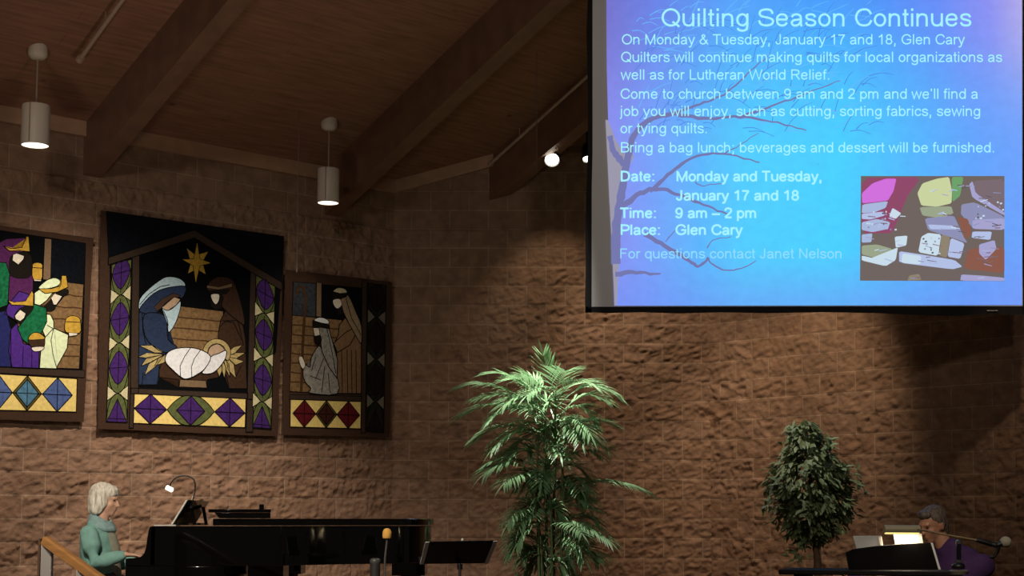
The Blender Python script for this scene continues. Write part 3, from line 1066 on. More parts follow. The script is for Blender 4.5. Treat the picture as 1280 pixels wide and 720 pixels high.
class Patch:
    """one appliqué part: several cloth pieces with their own colours and stitched outlines"""

    def __init__(self, name, parent, layer):
        self.bm, self.name, self.parent, self.layer, self.mats = bmesh.new(), name, parent, layer, []

    def mi(self, c):
        if c not in self.mats:
            self.mats.append(c)
        return self.mats.index(c)

    def poly(self, pts, c, up=0.0, seam=1.1, thick=1.2):
        L = self.layer + up
        clean = [pts[0]]
        for p in pts[1:]:
            if (Vector(p) - Vector(clean[-1])).length > .05:
                clean.append(p)
        pts = clean
        m = self.mi(c)
        top = [self.bm.verts.new(Q(x, y, L)) for x, y in pts]
        bot = [self.bm.verts.new(Q(x, y, L - thick)) for x, y in pts]
        f = self.bm.faces.new(top)
        f.material_index = m
        if f.normal.dot(N_L) < 0:
            f.normal_flip()
        n = len(pts)
        for i in range(n):
            g = self.bm.faces.new((top[i], top[(i + 1) % n], bot[(i + 1) % n], bot[i]))
            g.material_index = m
        if seam:
            for i in range(n):
                self.seam(pts[i], pts[(i + 1) % n], seam, L + .15)

    def seam(self, a, b, w, L, c='seam_thread'):
        a, b = Vector((*a, 0)), Vector((*b, 0))
        t = (b - a)
        if t.length < .05:
            return
        t.normalize()
        n = Vector((-t.y, t.x, 0)) * w / 2
        a, b = a - t * w * .3, b + t * w * .3
        vs = [self.bm.verts.new(Q(p.x, p.y, L)) for p in (a + n, b + n, b - n, a - n)]
        f = self.bm.faces.new(vs)
        f.material_index = self.mi(c)

    def stitch(self, pts, w=1.0, up=.2, c='seam_thread'):
        for a, b in zip(pts, pts[1:]):
            self.seam(a, b, w, self.layer + up, c)

    def done(self):
        big = [f for f in self.bm.faces if len(f.verts) > 4]
        bmesh.ops.triangulate(self.bm, faces=big)
        return obj(self.name, self.bm, [FAB[c] for c in self.mats], self.parent)


def conv(s, ox, oy):
    return lambda *pts: [(ox + x / s, oy + y / s) for x, y in pts]


def smoothpoly(pts, n=3):
    L = len(pts)
    out = []
    for i in range(L):
        a, b, c, d = [Vector((*pts[(i + k) % L], 0)) for k in (-1, 0, 1, 2)]
        for k in range(n):
            t = k / n
            p = 0.5 * ((2 * b) + (c - a) * t + (2 * a - 5 * b + 4 * c - d) * t * t + (3 * b - a - 3 * c + d) * t ** 3)
            out.append((p.x, p.y))
    return out


def bil(q, u, v):
    (x0, y0), (x1, y1), (x2, y2), (x3, y3) = q     # TL TR BR BL
    return ((x0 * (1 - u) + x1 * u) * (1 - v) + (x3 * (1 - u) + x2 * u) * v,
            (y0 * (1 - u) + y1 * u) * (1 - v) + (y3 * (1 - u) + y2 * u) * v)


def quad_hang(name, label, TL, TR, BR, BL, parent_group):
    t = thing(name, label, 'wall hanging', Q((BL[0] + BR[0]) / 2, (BL[1] + BR[1]) / 2), parent_group)
    # padded backing panel with slightly wavy edges
    bm = bmesh.new()
    N = 14
    front, rear = [], []
    edge = [bil((TL, TR, BR, BL), i / N, 0) for i in range(N)] + [bil((TL, TR, BR, BL), 1, i / N) for i in range(N)] + \
           [bil((TL, TR, BR, BL), 1 - i / N, 1) for i in range(N)] + [bil((TL, TR, BR, BL), 0, 1 - i / N) for i in range(N)]
    r = random.Random(len(label))
    for i, (x, y) in enumerate(edge):
        wob = 0 if i % N == 0 else .6 * math.sin(i * 1.7) + r.uniform(-.3, .3)
        front.append(bm.verts.new(Q(x + wob * .4, y + wob * .5, -1)))
        rear.append(bm.verts.new(Q(x + wob * .4, y + wob * .5, -8)))
    f = bm.faces.new(front)
    if f.normal.dot(N_L) < 0:
        f.normal_flip()
    bm.faces.new(rear)
    M = len(edge)
    for i in range(M):
        bm.faces.new((front[i], front[(i + 1) % M], rear[(i + 1) % M], rear[i]))
    bmesh.ops.triangulate(bm, faces=[f for f in bm.faces if len(f.verts) > 4])
    obj('backing', bm, FAB['brown_border_cloth'], t)
    # hanging rod and its two wall brackets
    bm = bmesh.new()
    a, b = Q(TL[0] + 1, TL[1] + 4, -9), Q(TR[0] - 1, TR[1] + 4, -9)
    tube(bm, [a + (a - b).normalized() * .03, b + (b - a).normalized() * .03], .012, 10)
    obj('hanging_rod', bm, mat('wood_rod', '7a5a3a', .5), t)
    for s in (.08, .92):
        bm = bmesh.new()
        p = a.lerp(b, s)
        tube(bm, [p, p - N_L * (Q_STAND - .02)], .006, 8)
        obj('bracket', bm, mat('bracket_steel', '6a655e', .4, .8), t)
    return t


def diamond_band(t, quad, cells, name='diamond_band'):
    """cells: (u0, u1, colour, inner colour or None)"""
    p = Patch(name, t, 1)
    p.poly([bil(quad, 0, 0), bil(quad, 1, 0), bil(quad, 1, 1), bil(quad, 0, 1)], 'yellow_cloth')
    for u0, u1, c, c2 in cells:
        um = (u0 + u1) / 2
        d = lambda w, h: [bil(quad, um - w, .5), bil(quad, um, .5 - h), bil(quad, um + w, .5), bil(quad, um, .5 + h)]
        w = (u1 - u0) / 2
        if c2 == 'petal':
            pts = []
            for k in range(24):
                a = 2 * PI * k / 24
                ca, sa = math.cos(a), math.sin(a)
                e = 1.0 / (abs(ca) + abs(sa)) ** .55
                pts.append(bil(quad, um + w * ca * min(1, e), .5 + max(-.5, min(.5, .62 * sa * e))))
            p.poly(pts, c, 1)
            p.poly(d(w * .6, .5), 'purple_cloth', 2)
            p.stitch([bil(quad, um - w * .6, .5), bil(quad, um + w * .6, .5)], .9, 2.3)
        else:
            p.poly(d(w, .5), c, 1)
            if c2:
                p.poly(d(w * .8, .4), c2, 2)
            p.stitch([bil(quad, um - w, .5), bil(quad, um + w, .5)], .9, 2.3)
        p.stitch([bil(quad, um, 0), bil(quad, um, 1)], .9, 2.3)
    return p.done()


def diamond_column(t, quad, bows, diamonds, half, cc, name='diamond_column'):
    """bows, diamonds: v positions; half: a diamond's half height in v"""
    green, purple, cream = cc
    p = Patch(name, t, 1)
    p.poly([bil(quad, 0, 0), bil(quad, 1, 0), bil(quad, 1, 1), bil(quad, 0, 1)], green)
    for v in diamonds:
        c = lambda x: max(0, min(1, x))
        p.poly(smoothpoly([bil(quad, .05, c(v)), bil(quad, .24, c(v - half * .52)), bil(quad, .5, c(v - half * .84)), bil(quad, .76, c(v - half * .52)), bil(quad, .95, c(v)), bil(quad, .76, c(v + half * .52)), bil(quad, .5, c(v + half * .84)), bil(quad, .24, c(v + half * .52))], 2) if v < .97 else
               [bil(quad, .02, c(v + .02)), bil(quad, .5, c(v - half)), bil(quad, .98, c(v + .02))], purple, 1, seam=.9)
        p.stitch([bil(quad, .5, c(v - half)), bil(quad, .5, c(v + half))], .8, 1.4)
        p.stitch([bil(quad, .02, c(v)), bil(quad, .98, c(v))], .8, 1.4)
    for v in bows:
        h = half * .38
        p.poly([bil(quad, 0, v - h), bil(quad, .46, v), bil(quad, 0, v + h)], cream, 1, seam=.9)
        p.poly([bil(quad, 1, v - h), bil(quad, .54, v), bil(quad, 1, v + h)], cream, 1, seam=.9)
        for s in (-1, 1):
            p.stitch([bil(quad, .5 + .48 * math.sin(k / 6 * PI / 2), min(1, max(0, v + s * half * 1.2 * (1 - math.cos(k / 6 * PI / 2))))) for k in range(7)], .9, 1.3)
            p.stitch([bil(quad, .5 - .48 * math.sin(k / 6 * PI / 2), min(1, max(0, v + s * half * 1.2 * (1 - math.cos(k / 6 * PI / 2))))) for k in range(7)], .9, 1.3)
    return p.done()


def planks(t, quad, rows, name='plank_wall'):
    p = Patch(name, t, 0.5)
    p.poly([bil(quad, 0, 0), bil(quad, 1, 0), bil(quad, 1, 1), bil(quad, 0, 1)], 'plank_cloth', seam=.8)
    for k in range(1, rows):
        v = k / rows
        pts = [bil(quad, u / 6, v + .006 * math.sin(u * 2.1 + k * 3)) for u in range(7)]
        p.stitch(pts, 1.6, .25, 'plank_seam_cloth')
    return p.done()


QG = 'quilted nativity wall hangings'
# ---- middle hanging: the stable
cq = conv(2.323, 110, 250)
cs = conv(4.2375, 160, 330)
t = quad_hang('nativity_quilt', 'large middle quilt of a stable with star and swaddled baby', (126, 263), (355, 295.5), (347.5, 545.5), (122.5, 536), QG)
p = Patch('night_sky', t, 0)
p.poly([(133, 264), (354.6, 295.5), (352.4, 358), (243, 292), (136, 327)], 'navy_sky_cloth', seam=.8)
p.poly([(137, 328), (243, 293), (351, 358), (345, 440), (305, 500), (176, 490), (138, 400)], 'black_sky_cloth', -.1, seam=0)
p.done()
planks(t, cs((200, 215), (505, 250), (500, 470), (190, 450)), 4)
p = Patch('stable_frame', t, 1.2)
p.poly([(135.5, 331), (135.5, 322), (243, 287.5), (352.5, 353), (352, 363), (243, 297.5)], 'timber_cloth', .6)
p.poly([(165.5, 318), (174.5, 315), (173, 492), (163, 492)], 'timber_cloth', .2)
p.poly([(313, 334), (320, 338.5), (317.5, 500), (309, 499)], 'timber_cloth', .2)
p.poly([(164, 485), (310, 491.5), (309.5, 498.5), (163.6, 492)], 'timber_cloth', .3)
p.poly([(163, 492), (168, 492), (166.6, 535), (161.5, 535)], 'timber_cloth', .2)
p.poly([(308.5, 499), (317, 499), (316, 540), (307.5, 540)], 'timber_cloth', .2)
p.done()
diamond_band(t, [(167.5, 491.5), (307.5, 498.2), (306.4, 534.4), (166.8, 529)],
             [(.005, .295, 'purple_cloth', None), (.30, .72, 'green_cloth', 'petal'), (.725, .995, 'purple_cloth', None)])
gpc = ('green_cloth', 'purple_cloth', 'cream_cloth')
L_ = lambda v, a, b: (v - a) / (b - a)
diamond_column(t, [(139.5, 331), (164.5, 324), (159, 528), (133, 527)], [L_(y, 328, 528) for y in (369, 429, 492)],
               [L_(y, 328, 528) for y in (341, 399, 460, 524)], .125, gpc)
diamond_column(t, [(319.5, 342), (344, 357), (339, 537), (315, 535)], [L_(y, 350, 536) for y in (392, 447, 502)],
               [L_(y, 350, 536) for y in (368, 419, 475, 531)], .125, gpc)
p = Patch('star', t, 1)
c = cq((316, 180))[0]
for tip_, b0_, b1_ in (((350, 149), (334, 178), (319, 158)), ((343, 217), (320, 204), (334, 186)), ((289, 215), (297, 187), (310, 204)), ((286, 139), (311, 158), (297, 178))):
    p.poly(cq(tip_, b0_, (315.5, 181), b1_), 'gold_cloth', .3, seam=.7)
p.poly(cq((317, 120), (325, 171), (359, 183), (325, 191), (313, 243), (305, 191), (272, 172), (307, 171)), 'gold_cloth', .9, seam=.7)
p.done()
p = Patch('robed_woman_figure', t, 1.0)
p.poly(cs((60, 250), (170, 255), (200, 280), (213, 340), (215, 400), (250, 440), (200, 472), (165, 560), (155, 640), (42, 640), (48, 500), (52, 380)), 'navy_robe_cloth')
p.poly(smoothpoly(cs((60, 240), (62, 185), (110, 132), (160, 92), (205, 68), (260, 72), (295, 92), (304, 118), (270, 122), (220, 126), (160, 146), (100, 190))), 'light_blue_cloth', .6)
p.poly(smoothpoly(cs((60, 244), (100, 188), (160, 142), (230, 122), (302, 118), (304, 150), (285, 182), (262, 172), (220, 188), (180, 230), (150, 258), (90, 262))), 'navy_robe_cloth', .9)
p.poly(cs((140, 225), (180, 185), (240, 155), (280, 165), (268, 176), (235, 182), (200, 205), (178, 234), (150, 250)), 'hair_brown_cloth', 1.4, seam=.6)
p.poly(cs((178, 232), (245, 175), (278, 186), (258, 215), (215, 245), (198, 244)), 'skin_cloth', 1.8, seam=.7)
p.poly(smoothpoly(cs((278, 196), (276, 240), (250, 315), (215, 362), (210, 300), (192, 255), (180, 236), (215, 246), (256, 218))), 'light_blue_cloth', 2.0, seam=.8)
p.poly(smoothpoly(cs((85, 270), (170, 262), (205, 300), (212, 400), (260, 440), (200, 470), (140, 440), (90, 380))), 'navy_robe_cloth', 1.2)
p.stitch(cs((62, 215), (110, 160), (170, 120), (220, 110)), .9, 1.2)
p.stitch(cs((75, 260), (78, 350), (95, 420)), .9, 1.0)
p.stitch(cs((80, 575), (75, 640)), .9, .6)
p.done()
p = Patch('robed_man_figure', t, 1.0)
p.poly(cs((490, 300), (515, 250), (560, 240), (605, 300), (622, 400), (630, 660), (535, 660), (525, 600), (500, 560), (480, 440), (478, 370)), 'dark_robe_cloth')
p.poly(smoothpoly(cs((422, 140), (432, 95), (480, 68), (545, 78), (575, 130), (605, 230), (618, 320), (580, 300), (520, 250), (495, 215), (500, 170))), 'dark_robe_cloth', .6)
p.poly(cs((418, 112), (480, 122), (552, 102), (552, 122), (480, 136), (418, 128)), 'taupe_cloth', 1.4, seam=.6)
p.poly(cs((425, 140), (545, 132), (520, 160), (440, 158)), 'charcoal_cloth', 1.2, seam=0)
p.poly(cs((436, 165), (500, 160), (500, 230), (470, 245), (440, 225)), 'charcoal_cloth', 1.2, seam=0)
p.poly(smoothpoly(cs((440, 162), (482, 160), (482, 192), (466, 214), (448, 196))), 'pale_face_cloth', 1.8, seam=.7)
p.stitch(cs((500, 300), (560, 310), (600, 400)), .9, .4)
p.stitch(cs((555, 240), (590, 330), (612, 430)), .9, .4)
p.stitch(cs((570, 600), (600, 540)), .9, .4)
p.stitch(cs((480, 340), (520, 300), (570, 300)), .9, .4)
p.done()
p = Patch('manger', t, 1.1)
p.poly(cs((165, 520), (470, 520), (480, 600), (420, 612), (415, 660), (270, 655), (268, 612), (165, 600)), 'dark_robe_cloth')
p.poly(cs((276, 612), (412, 618), (418, 656), (272, 650)), 'taupe_cloth', .5, seam=.7)
for tips, base in ((((60, 432), (130, 430), (196, 470), (140, 470)), 0), (((52, 492), (100, 470), (190, 478), (110, 500)), 0), (((70, 540), (100, 495), (190, 480), (120, 520)), 0),
                   (((88, 588), (110, 530), (190, 482), (150, 540)), 0), (((140, 540), (160, 500), (200, 480), (196, 520)), 0),
                   (((606, 428), (560, 440), (516, 480), (560, 480)), 0), (((622, 470), (570, 470), (520, 490), (575, 500)), 0), (((616, 516), (570, 500), (520, 490), (570, 535)), 0),
                   (((572, 606), (530, 560), (518, 490), (560, 530)), 0), (((540, 600), (520, 560), (505, 500), (535, 530)), 0), (((510, 606), (498, 560), (500, 510), (520, 550)), 0), (((484, 598), (470, 560), (490, 520), (500, 560)), 0)):
    p.poly(cs(*tips), 'straw_cloth', 1.2 + .02 * base, seam=.7)
p.done()
p = Patch('swaddled_infant', t, 2.8)
ring = []
for k in range(17):
    a = PI * (1.05 - 1.25 * k / 16)
    ring.append((470 + 74 * math.cos(a), 470 - 74 * math.sin(a)))
for k in range(17):
    a = PI * (1.05 - 1.25 * (16 - k) / 16)
    ring.append((470 + 48 * math.cos(a), 470 - 48 * math.sin(a)))
p.poly(cs(*ring), 'straw_cloth', 0, seam=.8)
p.poly(smoothpoly(cs((424, 472), (436, 440), (475, 424), (508, 448), (500, 470), (440, 492))), 'skin_cloth', .3, seam=.7)
p.poly(smoothpoly(cs((438, 492), (480, 474), (520, 458), (516, 500), (480, 552), (440, 580), (392, 578), (415, 545))), 'white_cloth', .6)
p.poly(smoothpoly(cs((198, 492), (215, 465), (260, 447), (330, 443), (395, 458), (438, 492), (412, 548), (372, 582), (322, 606), (285, 602), (225, 550), (200, 520))), 'white_cloth', .9)
p.stitch(cs((332, 444), (300, 490), (276, 540), (278, 596)), .9, 1.1)
p.stitch(cs((385, 455), (352, 500), (336, 545), (338, 598)), .9, 1.1)
p.done()

# ---- right hanging: two shepherds
ch = conv(4.8, 350, 350)
t = quad_hang('nativity_quilt', 'small quilt of two hooded shepherds, hung nearest the projection screen', (357, 337), (490, 352.5), (487, 547), (352.5, 543.5), QG)
p = Patch('night_sky', t, 0)
p.poly(ch((78, 10), (490, 48), (488, 300), (72, 260)), 'black_sky_cloth', seam=.7)
p.poly(ch((80, 10), (216, 22), (214, 222), (74, 212)), 'slate_print_cloth', .4, seam=.7)
p.done()
planks(t, ch((74, 212), (372, 240), (345, 684), (58, 668)), 8)
p = Patch('post', t, 1)
p.poly(ch((220, 14), (250, 17), (248, 222), (217, 219)), 'taupe_cloth', seam=.7)
p.done()
p = Patch('shepherd_crook', t, 1.2)
cr = ch((128, 668), (136, 400), (148, 200), (152, 90), (140, 45), (115, 40), (100, 80))
for a, b in zip(cr, cr[1:]):
    p.seam(a, b, 3.4, 1.6, 'plank_seam_cloth')
p.done()
p = Patch('standing_shepherd_figure', t, 1.4)
p.poly(ch((392, 225), (455, 330), (488, 385), (488, 682), (338, 680), (340, 440), (322, 390), (350, 330), (356, 270)), 'tan_robe_cloth')
p.poly(ch((320, 380), (400, 310), (440, 290), (452, 330), (420, 390), (345, 435)), 'tan_robe_cloth', .6)
p.poly(smoothpoly(ch((365, 96), (410, 92), (455, 190), (488, 275), (488, 380), (452, 330), (396, 226), (374, 170))), 'light_tan_cloth', .9)
p.poly(smoothpoly(ch((318, 70), (350, 46), (395, 58), (402, 92), (360, 82))), 'cream_cloth', 1.2, seam=.8)
p.poly(ch((314, 68), (360, 80), (402, 76), (400, 100), (355, 118), (316, 112)), 'charcoal_cloth', 1.3, seam=.5)
p.poly(ch((340, 160), (372, 150), (385, 200), (350, 210)), 'charcoal_cloth', 1.0, seam=0)
p.poly(smoothpoly(ch((318, 120), (360, 114), (370, 150), (346, 172), (325, 156))), 'pale_face_cloth', 1.6, seam=.7)
for x in (370, 402, 428, 455):
    p.stitch(ch((x, 420), (x + 4, 680)), .9, .3)
p.stitch(ch((395, 110), (430, 230), (486, 330)), .9, 1.1)
p.done()
p = Patch('kneeling_shepherd_figure', t, 3.0)
p.poly(smoothpoly(ch((232, 395), (262, 440), (335, 560), (344, 682), (180, 678), (185, 650), (150, 610), (138, 560), (150, 510), (180, 522), (186, 470))), 'ash_print_cloth')
p.poly(ch((232, 276), (292, 288), (318, 380), (345, 480), (342, 590), (292, 520), (252, 430), (240, 340)), 'ash_print_cloth', .8)
p.poly(smoothpoly(ch((204, 240), (240, 224), (284, 238), (292, 262), (240, 256))), 'white_cloth', 1.1, seam=.8)
p.poly(ch((196, 240), (235, 262), (296, 270), (296, 294), (235, 284), (196, 276)), 'charcoal_cloth', 1.2, seam=.5)
p.poly(smoothpoly(ch((204, 335), (242, 330), (250, 370), (232, 392), (208, 380))), 'charcoal_cloth', 1.0, seam=0)
p.poly(ch((198, 286), (234, 288), (240, 330), (208, 338)), 'pale_face_cloth', 1.4, seam=.7)
p.poly(smoothpoly(ch((112, 466), (132, 460), (152, 508), (138, 534), (122, 510))), 'pale_face_cloth', .6, seam=.7)
for a, b in (((190, 540), (215, 460)), ((215, 590), (262, 470)), ((250, 676), (268, 520)), ((300, 676), (290, 560)), ((180, 575), (245, 600))):
    p.stitch(ch(a, b), .9, .3)
p.stitch(ch((282, 292), (310, 420), (335, 560)), .9, 1.0)
p.done()
diamond_band(t, [(363, 499.3), (451.5, 502), (451, 536), (362.6, 533.5)],
             [(.04, .36, 'red_diamond_cloth', None), (.36, .66, 'olive_cloth', 'maroon_diamond_cloth'), (.66, .98, 'red_diamond_cloth', None)])
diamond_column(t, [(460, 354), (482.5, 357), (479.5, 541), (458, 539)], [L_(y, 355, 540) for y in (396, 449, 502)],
               [L_(y, 355, 540) for y in (370, 422, 475, 536)], .13, ('dark_and_shaded_olive_cloth', 'shaded_plum_cloth', 'shaded_cream_cloth'))  # column darkened through its cloth colours to show it in shade
p = Patch('inner_border', t, 1)
p.poly([(452.5, 350), (459, 351), (456.5, 541), (451.5, 541)], 'timber_cloth', seam=.7)
p.poly([(362, 493), (452, 495.5), (452, 502), (361.8, 499.5)], 'timber_cloth', seam=.7)
p.done()

# ---- left hanging: three kings, cut by the picture's edge
c1_ = conv(5.143, 0, 280)
c2_ = conv(5.143, 0, 400)
t = quad_hang('nativity_quilt', 'small quilt of three crowned kings with gifts, leftmost of the three', (-62, 274), (117, 297.5), (104.5, 527.5), (-62, 523), QG)
p = Patch('night_sky', t, 0)
p.poly([(-26, 284), (107, 304), (103, 462), (-26, 458)], 'black_sky_cloth', seam=.7)
p.poly([(63, 299), (107, 304), (104, 356), (62, 351)], 'navy_sky_cloth', .3, seam=.7)
p.done()
planks(t, [(62, 350), (104.5, 355.5), (99, 461), (-20, 457)], 7)
p = Patch('post', t, 1)
p.poly(c1_((288, 92), (332, 97), (325, 362), (276, 356)), 'taupe_cloth', seam=.7)
p.done()
p = Patch('crowned_king_figure', t, 1.2)
p.poly(c1_((-60, 150), (40, 95), (165, 88), (170, 200), (60, 350), (-60, 330)), 'plum_robe_cloth', 0)
p.poly(c1_((50, 335), (215, 325), (212, 440), (160, 480), (50, 500)), 'plum_robe_cloth', .3)
p.poly(c1_((-60, 240), (40, 250), (62, 320), (50, 520), (-60, 560)), 'emerald_cloth', .6)
p.poly(smoothpoly(c1_((60, 240), (85, 195), (170, 180), (205, 230), (200, 330), (140, 350), (70, 330))), 'charcoal_cloth', .9, seam=.5)
p.poly(c1_((84, 196), (108, 188), (156, 205), (150, 228), (118, 262), (80, 234)), 'pale_face_cloth', 1.5, seam=.7)
p.poly(c1_((24, 140), (70, 158), (140, 152), (170, 80), (184, 80), (192, 178), (130, 172), (60, 172)), 'gold_cloth', 1.8, seam=.8)
p.done()
p = Patch('kneeling_king_figure', t, 3.2)
p.poly(c2_((-80, -40), (40, -60), (70, 60), (70, 302), (-80, 296)), 'royal_blue_cloth', 0)
p.poly([(10, 381), (24, 364), (43, 370), (42, 392), (22, 402), (6, 392)], 'violet_robe_cloth', .1)
p.poly(c2_((70, 60), (110, 20), (150, 150), (200, 165), (252, 200), (250, 310), (78, 303), (56, 200)), 'violet_robe_cloth', .4)
p.poly([(42, 380), (58, 385), (58.5, 402), (50, 420), (38, 432), (28, 424), (22, 410), (32, 398)], 'emerald_cloth', .7)
p.poly(smoothpoly(c1_((90, 600), (130, 540), (212, 525), (205, 560), (160, 610), (130, 640))), 'charcoal_cloth', .9, seam=.4)
p.poly(c1_((95, 590), (130, 550), (166, 575), (155, 605), (130, 625), (102, 612)), 'pale_face_cloth', 1.4, seam=.7)
p.poly(c1_((50, 490), (90, 502), (165, 495), (205, 428), (216, 450), (213, 528), (150, 522), (75, 520)), 'gold_cloth', 1.7, seam=.8)
p.poly(smoothpoly(c2_((180, 130), (200, 90), (240, 80), (282, 100), (288, 150), (270, 190), (210, 180))), 'dark_robe_cloth', 1.6, seam=.8)
p.poly(smoothpoly(c2_((182, 125), (205, 88), (245, 82), (284, 108), (282, 122), (230, 126))), 'gold_cloth', 1.9, seam=.6)
p.poly(smoothpoly(c2_((205, 176), (282, 172), (268, 196), (220, 202))), 'pale_face_cloth', 1.9, seam=.7)
p.stitch(c2_((150, 170), (145, 300)), .9, .6)
p.stitch(c2_((70, 60), (70, 302)), .9, .6)
p.stitch(c2_((205, 200), (205, 306)), .9, .6)
p.done()
p = Patch('pale_robed_king_figure', t, 2.6)
p.poly([(43, 366), (52, 360), (66, 366), (58, 376), (50, 382), (43, 380)], 'pale_green_cloth', 0)
p.poly(c2_((295, -40), (325, -35), (346, 10), (345, 52), (440, 95), (432, 180), (372, 290), (362, 313), (254, 310), (262, 200), (292, 110), (270, 60)), 'pale_green_cloth', .3)
p.poly(smoothpoly(c1_((246, 412), (300, 362), (350, 346), (386, 362), (376, 395), (310, 415))), 'pale_green_cloth', .5)
p.poly(smoothpoly(c1_((272, 545), (330, 480), (380, 430), (435, 420), (436, 455), (390, 470), (350, 550), (300, 560))), 'charcoal_cloth', .6, seam=.4)
p.poly(c1_((328, 475), (350, 446), (400, 464), (362, 520), (345, 520)), 'pale_face_cloth', 1.2, seam=.7)
p.poly(c1_((246, 416), (330, 416), (390, 398), (398, 332), (426, 332), (437, 405), (370, 436), (290, 446)), 'gold_cloth', 1.4, seam=.8)
p.stitch(c2_((345, 52), (328, 130), (340, 220), (362, 300)), .9, .6)
p.stitch(c2_((292, 110), (345, 52)), .9, .6)
p.stitch([(59, 406.5), (67, 411)], .9, .6)
p.done()
p = Patch('gift_jar', t, 2.4)
p.poly(smoothpoly(c1_((208, 275), (215, 255), (240, 248), (268, 256), (273, 280), (266, 360), (212, 352))), 'gold_cloth', 0, seam=.8)
p.stitch(c1_((210, 280), (272, 284)), .9, .3)
p.poly(c1_((215, 356), (266, 360), (262, 368), (222, 366)), 'pale_face_cloth', .3, seam=.5)
p.done()
p = Patch('gift_jar', t, 4.2)
p.poly(smoothpoly(c1_((420, 625), (440, 596), (475, 590), (510, 605), (518, 640), (512, 700), (424, 695))), 'gold_cloth', 0, seam=.8)
p.stitch(c1_((424, 628), (514, 632)), .9, .3)
p.poly(c2_((440, 80), (500, 85), (495, 97), (445, 105)), 'pale_face_cloth', .3, seam=.6)
p.done()
diamond_band(t, [(-26, 466), (96.5, 473.5), (95.3, 515), (-26, 512)],
             [(-.02, .30, 'blue_diamond_cloth', None) if False else (.05, .34, 'blue_diamond_cloth', None), (.345, .64, 'olive_cloth', 'teal_diamond_cloth'), (.65, .955, 'blue_diamond_cloth', None)])
p = Patch('inner_border', t, 1)
p.poly([(-26, 458), (106, 463), (105.6, 472), (-26, 465)], 'timber_cloth', seam=.7)
p.done()
diamond_column(t, [(-56, 283), (-34, 286), (-34, 520), (-56, 519)], [.2, .45, .7], [.08, .325, .575, .85], .125, ('dark_and_shaded_olive_cloth', 'purple_cloth', 'cream_cloth'))

# ------------------------------------------------------------------ pendants, spotlights, pipes, cables
M_PEND = mat('cream_enamel', 'c6baaa', 0.45)
M_CORD = mat('pale_cord', '94806e', 0.6)
M_LENS = mat('pendant_diffuser', 'ffffff', 0.5, emit='fff4e2', estr=2.2)


def pendant(cx, cy, bottom_y, width_px, h_px, label):
    top = on_ceiling(cx, cy - 2)
    s = top.y / F_PX
    Y = top.y
    r = width_px * s / 2
    # bottom of the cylinder seen at bottom_y straight below the canopy
    zb = P(cx, bottom_y, Y).z
    zt = zb + h_px * s
    t = thing('pendant_lamp', label, 'lamp', (top.x, top.y, zb), 'cylinder pendant lamps')
    c = Vector((top.x, top.y, 0))
    bm = bmesh.new()
    lathe(bm, (c.x, c.y, top.z - .09), [(0, .012), (.005, .05), (.03, .075), (.06, .078), (.13, .07)], 20)
    obj('canopy', bm, M_PEND, t, True)
    bm = bmesh.new()
    tube(bm, [(c.x, c.y, zt - .01), (c.x, c.y, top.z - .05)], .008, 8)
    obj('cord', bm, M_CORD, t, True)
    bm = bmesh.new()
    lathe(bm, (c.x, c.y, zb), [(.02, r * .93), (0, r * .94), (0, r), (h_px * s * .5, r), (h_px * s - .012, r), (h_px * s, r * .97), (h_px * s + .008, r * .5), (h_px * s + .02, .012)], 32, cap=False)
    obj('lamp_shade', bm, M_PEND, t, True)
    bm = bmesh.new()
    lathe(bm, (c.x, c.y, zb + .004), [(0, r * .93), (.008, r * .93)], 32)
    obj('diffuser', bm, M_LENS, t)
    # thin power cable down the shade's side, as the photograph shows it
    bm = bmesh.new()
    tube(bm, [(c.x - .01, c.y - r - .004, zt), (c.x - .01, c.y - r - .004, zb + .01)], .004, 6)
    obj('side_cable', bm, M_CORD, t)
    spot('pendant_light', (c.x, c.y, zb - .02), (c.x, c.y, 0), 25, 110, .6, (1, .85, .68), .08)


pendant(47.5, 63, 182, 35, 52, 'cream cylinder pendant lamp above the three-kings quilt')
pendant(411.5, 154, 254, 27.5, 44, 'cream cylinder pendant lamp hanging above the shepherds quilt')

M_PIPE = mat('painted_conduit', 'a88f7c', 0.5)


def pipe(px, py, qx, qy, label, r=.018):
    a = on_ceiling(px, py, .1)
    b = on_ceiling(qx, qy, .1)
    d = (b - a).normalized()
    t = thing('sprinkler_pipe', label, 'pipe', a, 'thin pipes under the ceiling')
    bm = bmesh.new()
    tube(bm, [a, a + d * 6], r, 10)
    obj('pipe_run', bm, M_PIPE, t, True)
    bm = bmesh.new()
    tube(bm, [a - d * .02, a + d * .03], r * 1.7, 10)
    obj('end_cap', bm, M_PIPE, t, True)
    for k in (.5, 2.5, 4.5):
        bm = bmesh.new()
        q = a + d * k
        tube(bm, [q, (q.x, q.y, ceil_z(q))], .005, 6)
        obj('hanger_rod', bm, M_PIPE, t)
    return t


pipe(100, 74, 153, 0, 'thin pipe under the ceiling beside the three-kings pendant lamp')
pipe(613.5, 204.5, 730.5, 99, 'thin pipe under the ceiling running toward the projection screen')

M_WIRE = mat('thin_steel_wire', '6a5a4c', 0.5)
for (tx, ty, by_, lab) in ((374, 138, 338, 'thin steel wire hanging beside the pendant lamp over the shepherds quilt'),
                           (671, 64, 236, 'thin steel wire hanging left of the bright spotlight')):
    a = on_ceiling(tx, ty)
    zb = P(tx - 2, by_, a.y).z
    bm = bmesh.new()
    tube(bm, [(a.x, a.y, zb), (a.x, a.y, a.z + .02)], .0035, 6)
    lathe(bm, (a.x, a.y, zb - .02), [(0, .003), (.006, .008), (.018, .008), (.024, .003)], 8)
    tag(obj('hanging_wire', bm, M_WIRE), lab, 'wire')

M_CAN = mat('black_spot_housing', '0c0c0c', 0.45)
M_BULB = mat('spot_bulb', 'ffffff', 0.4, emit='fff3dd', estr=14)


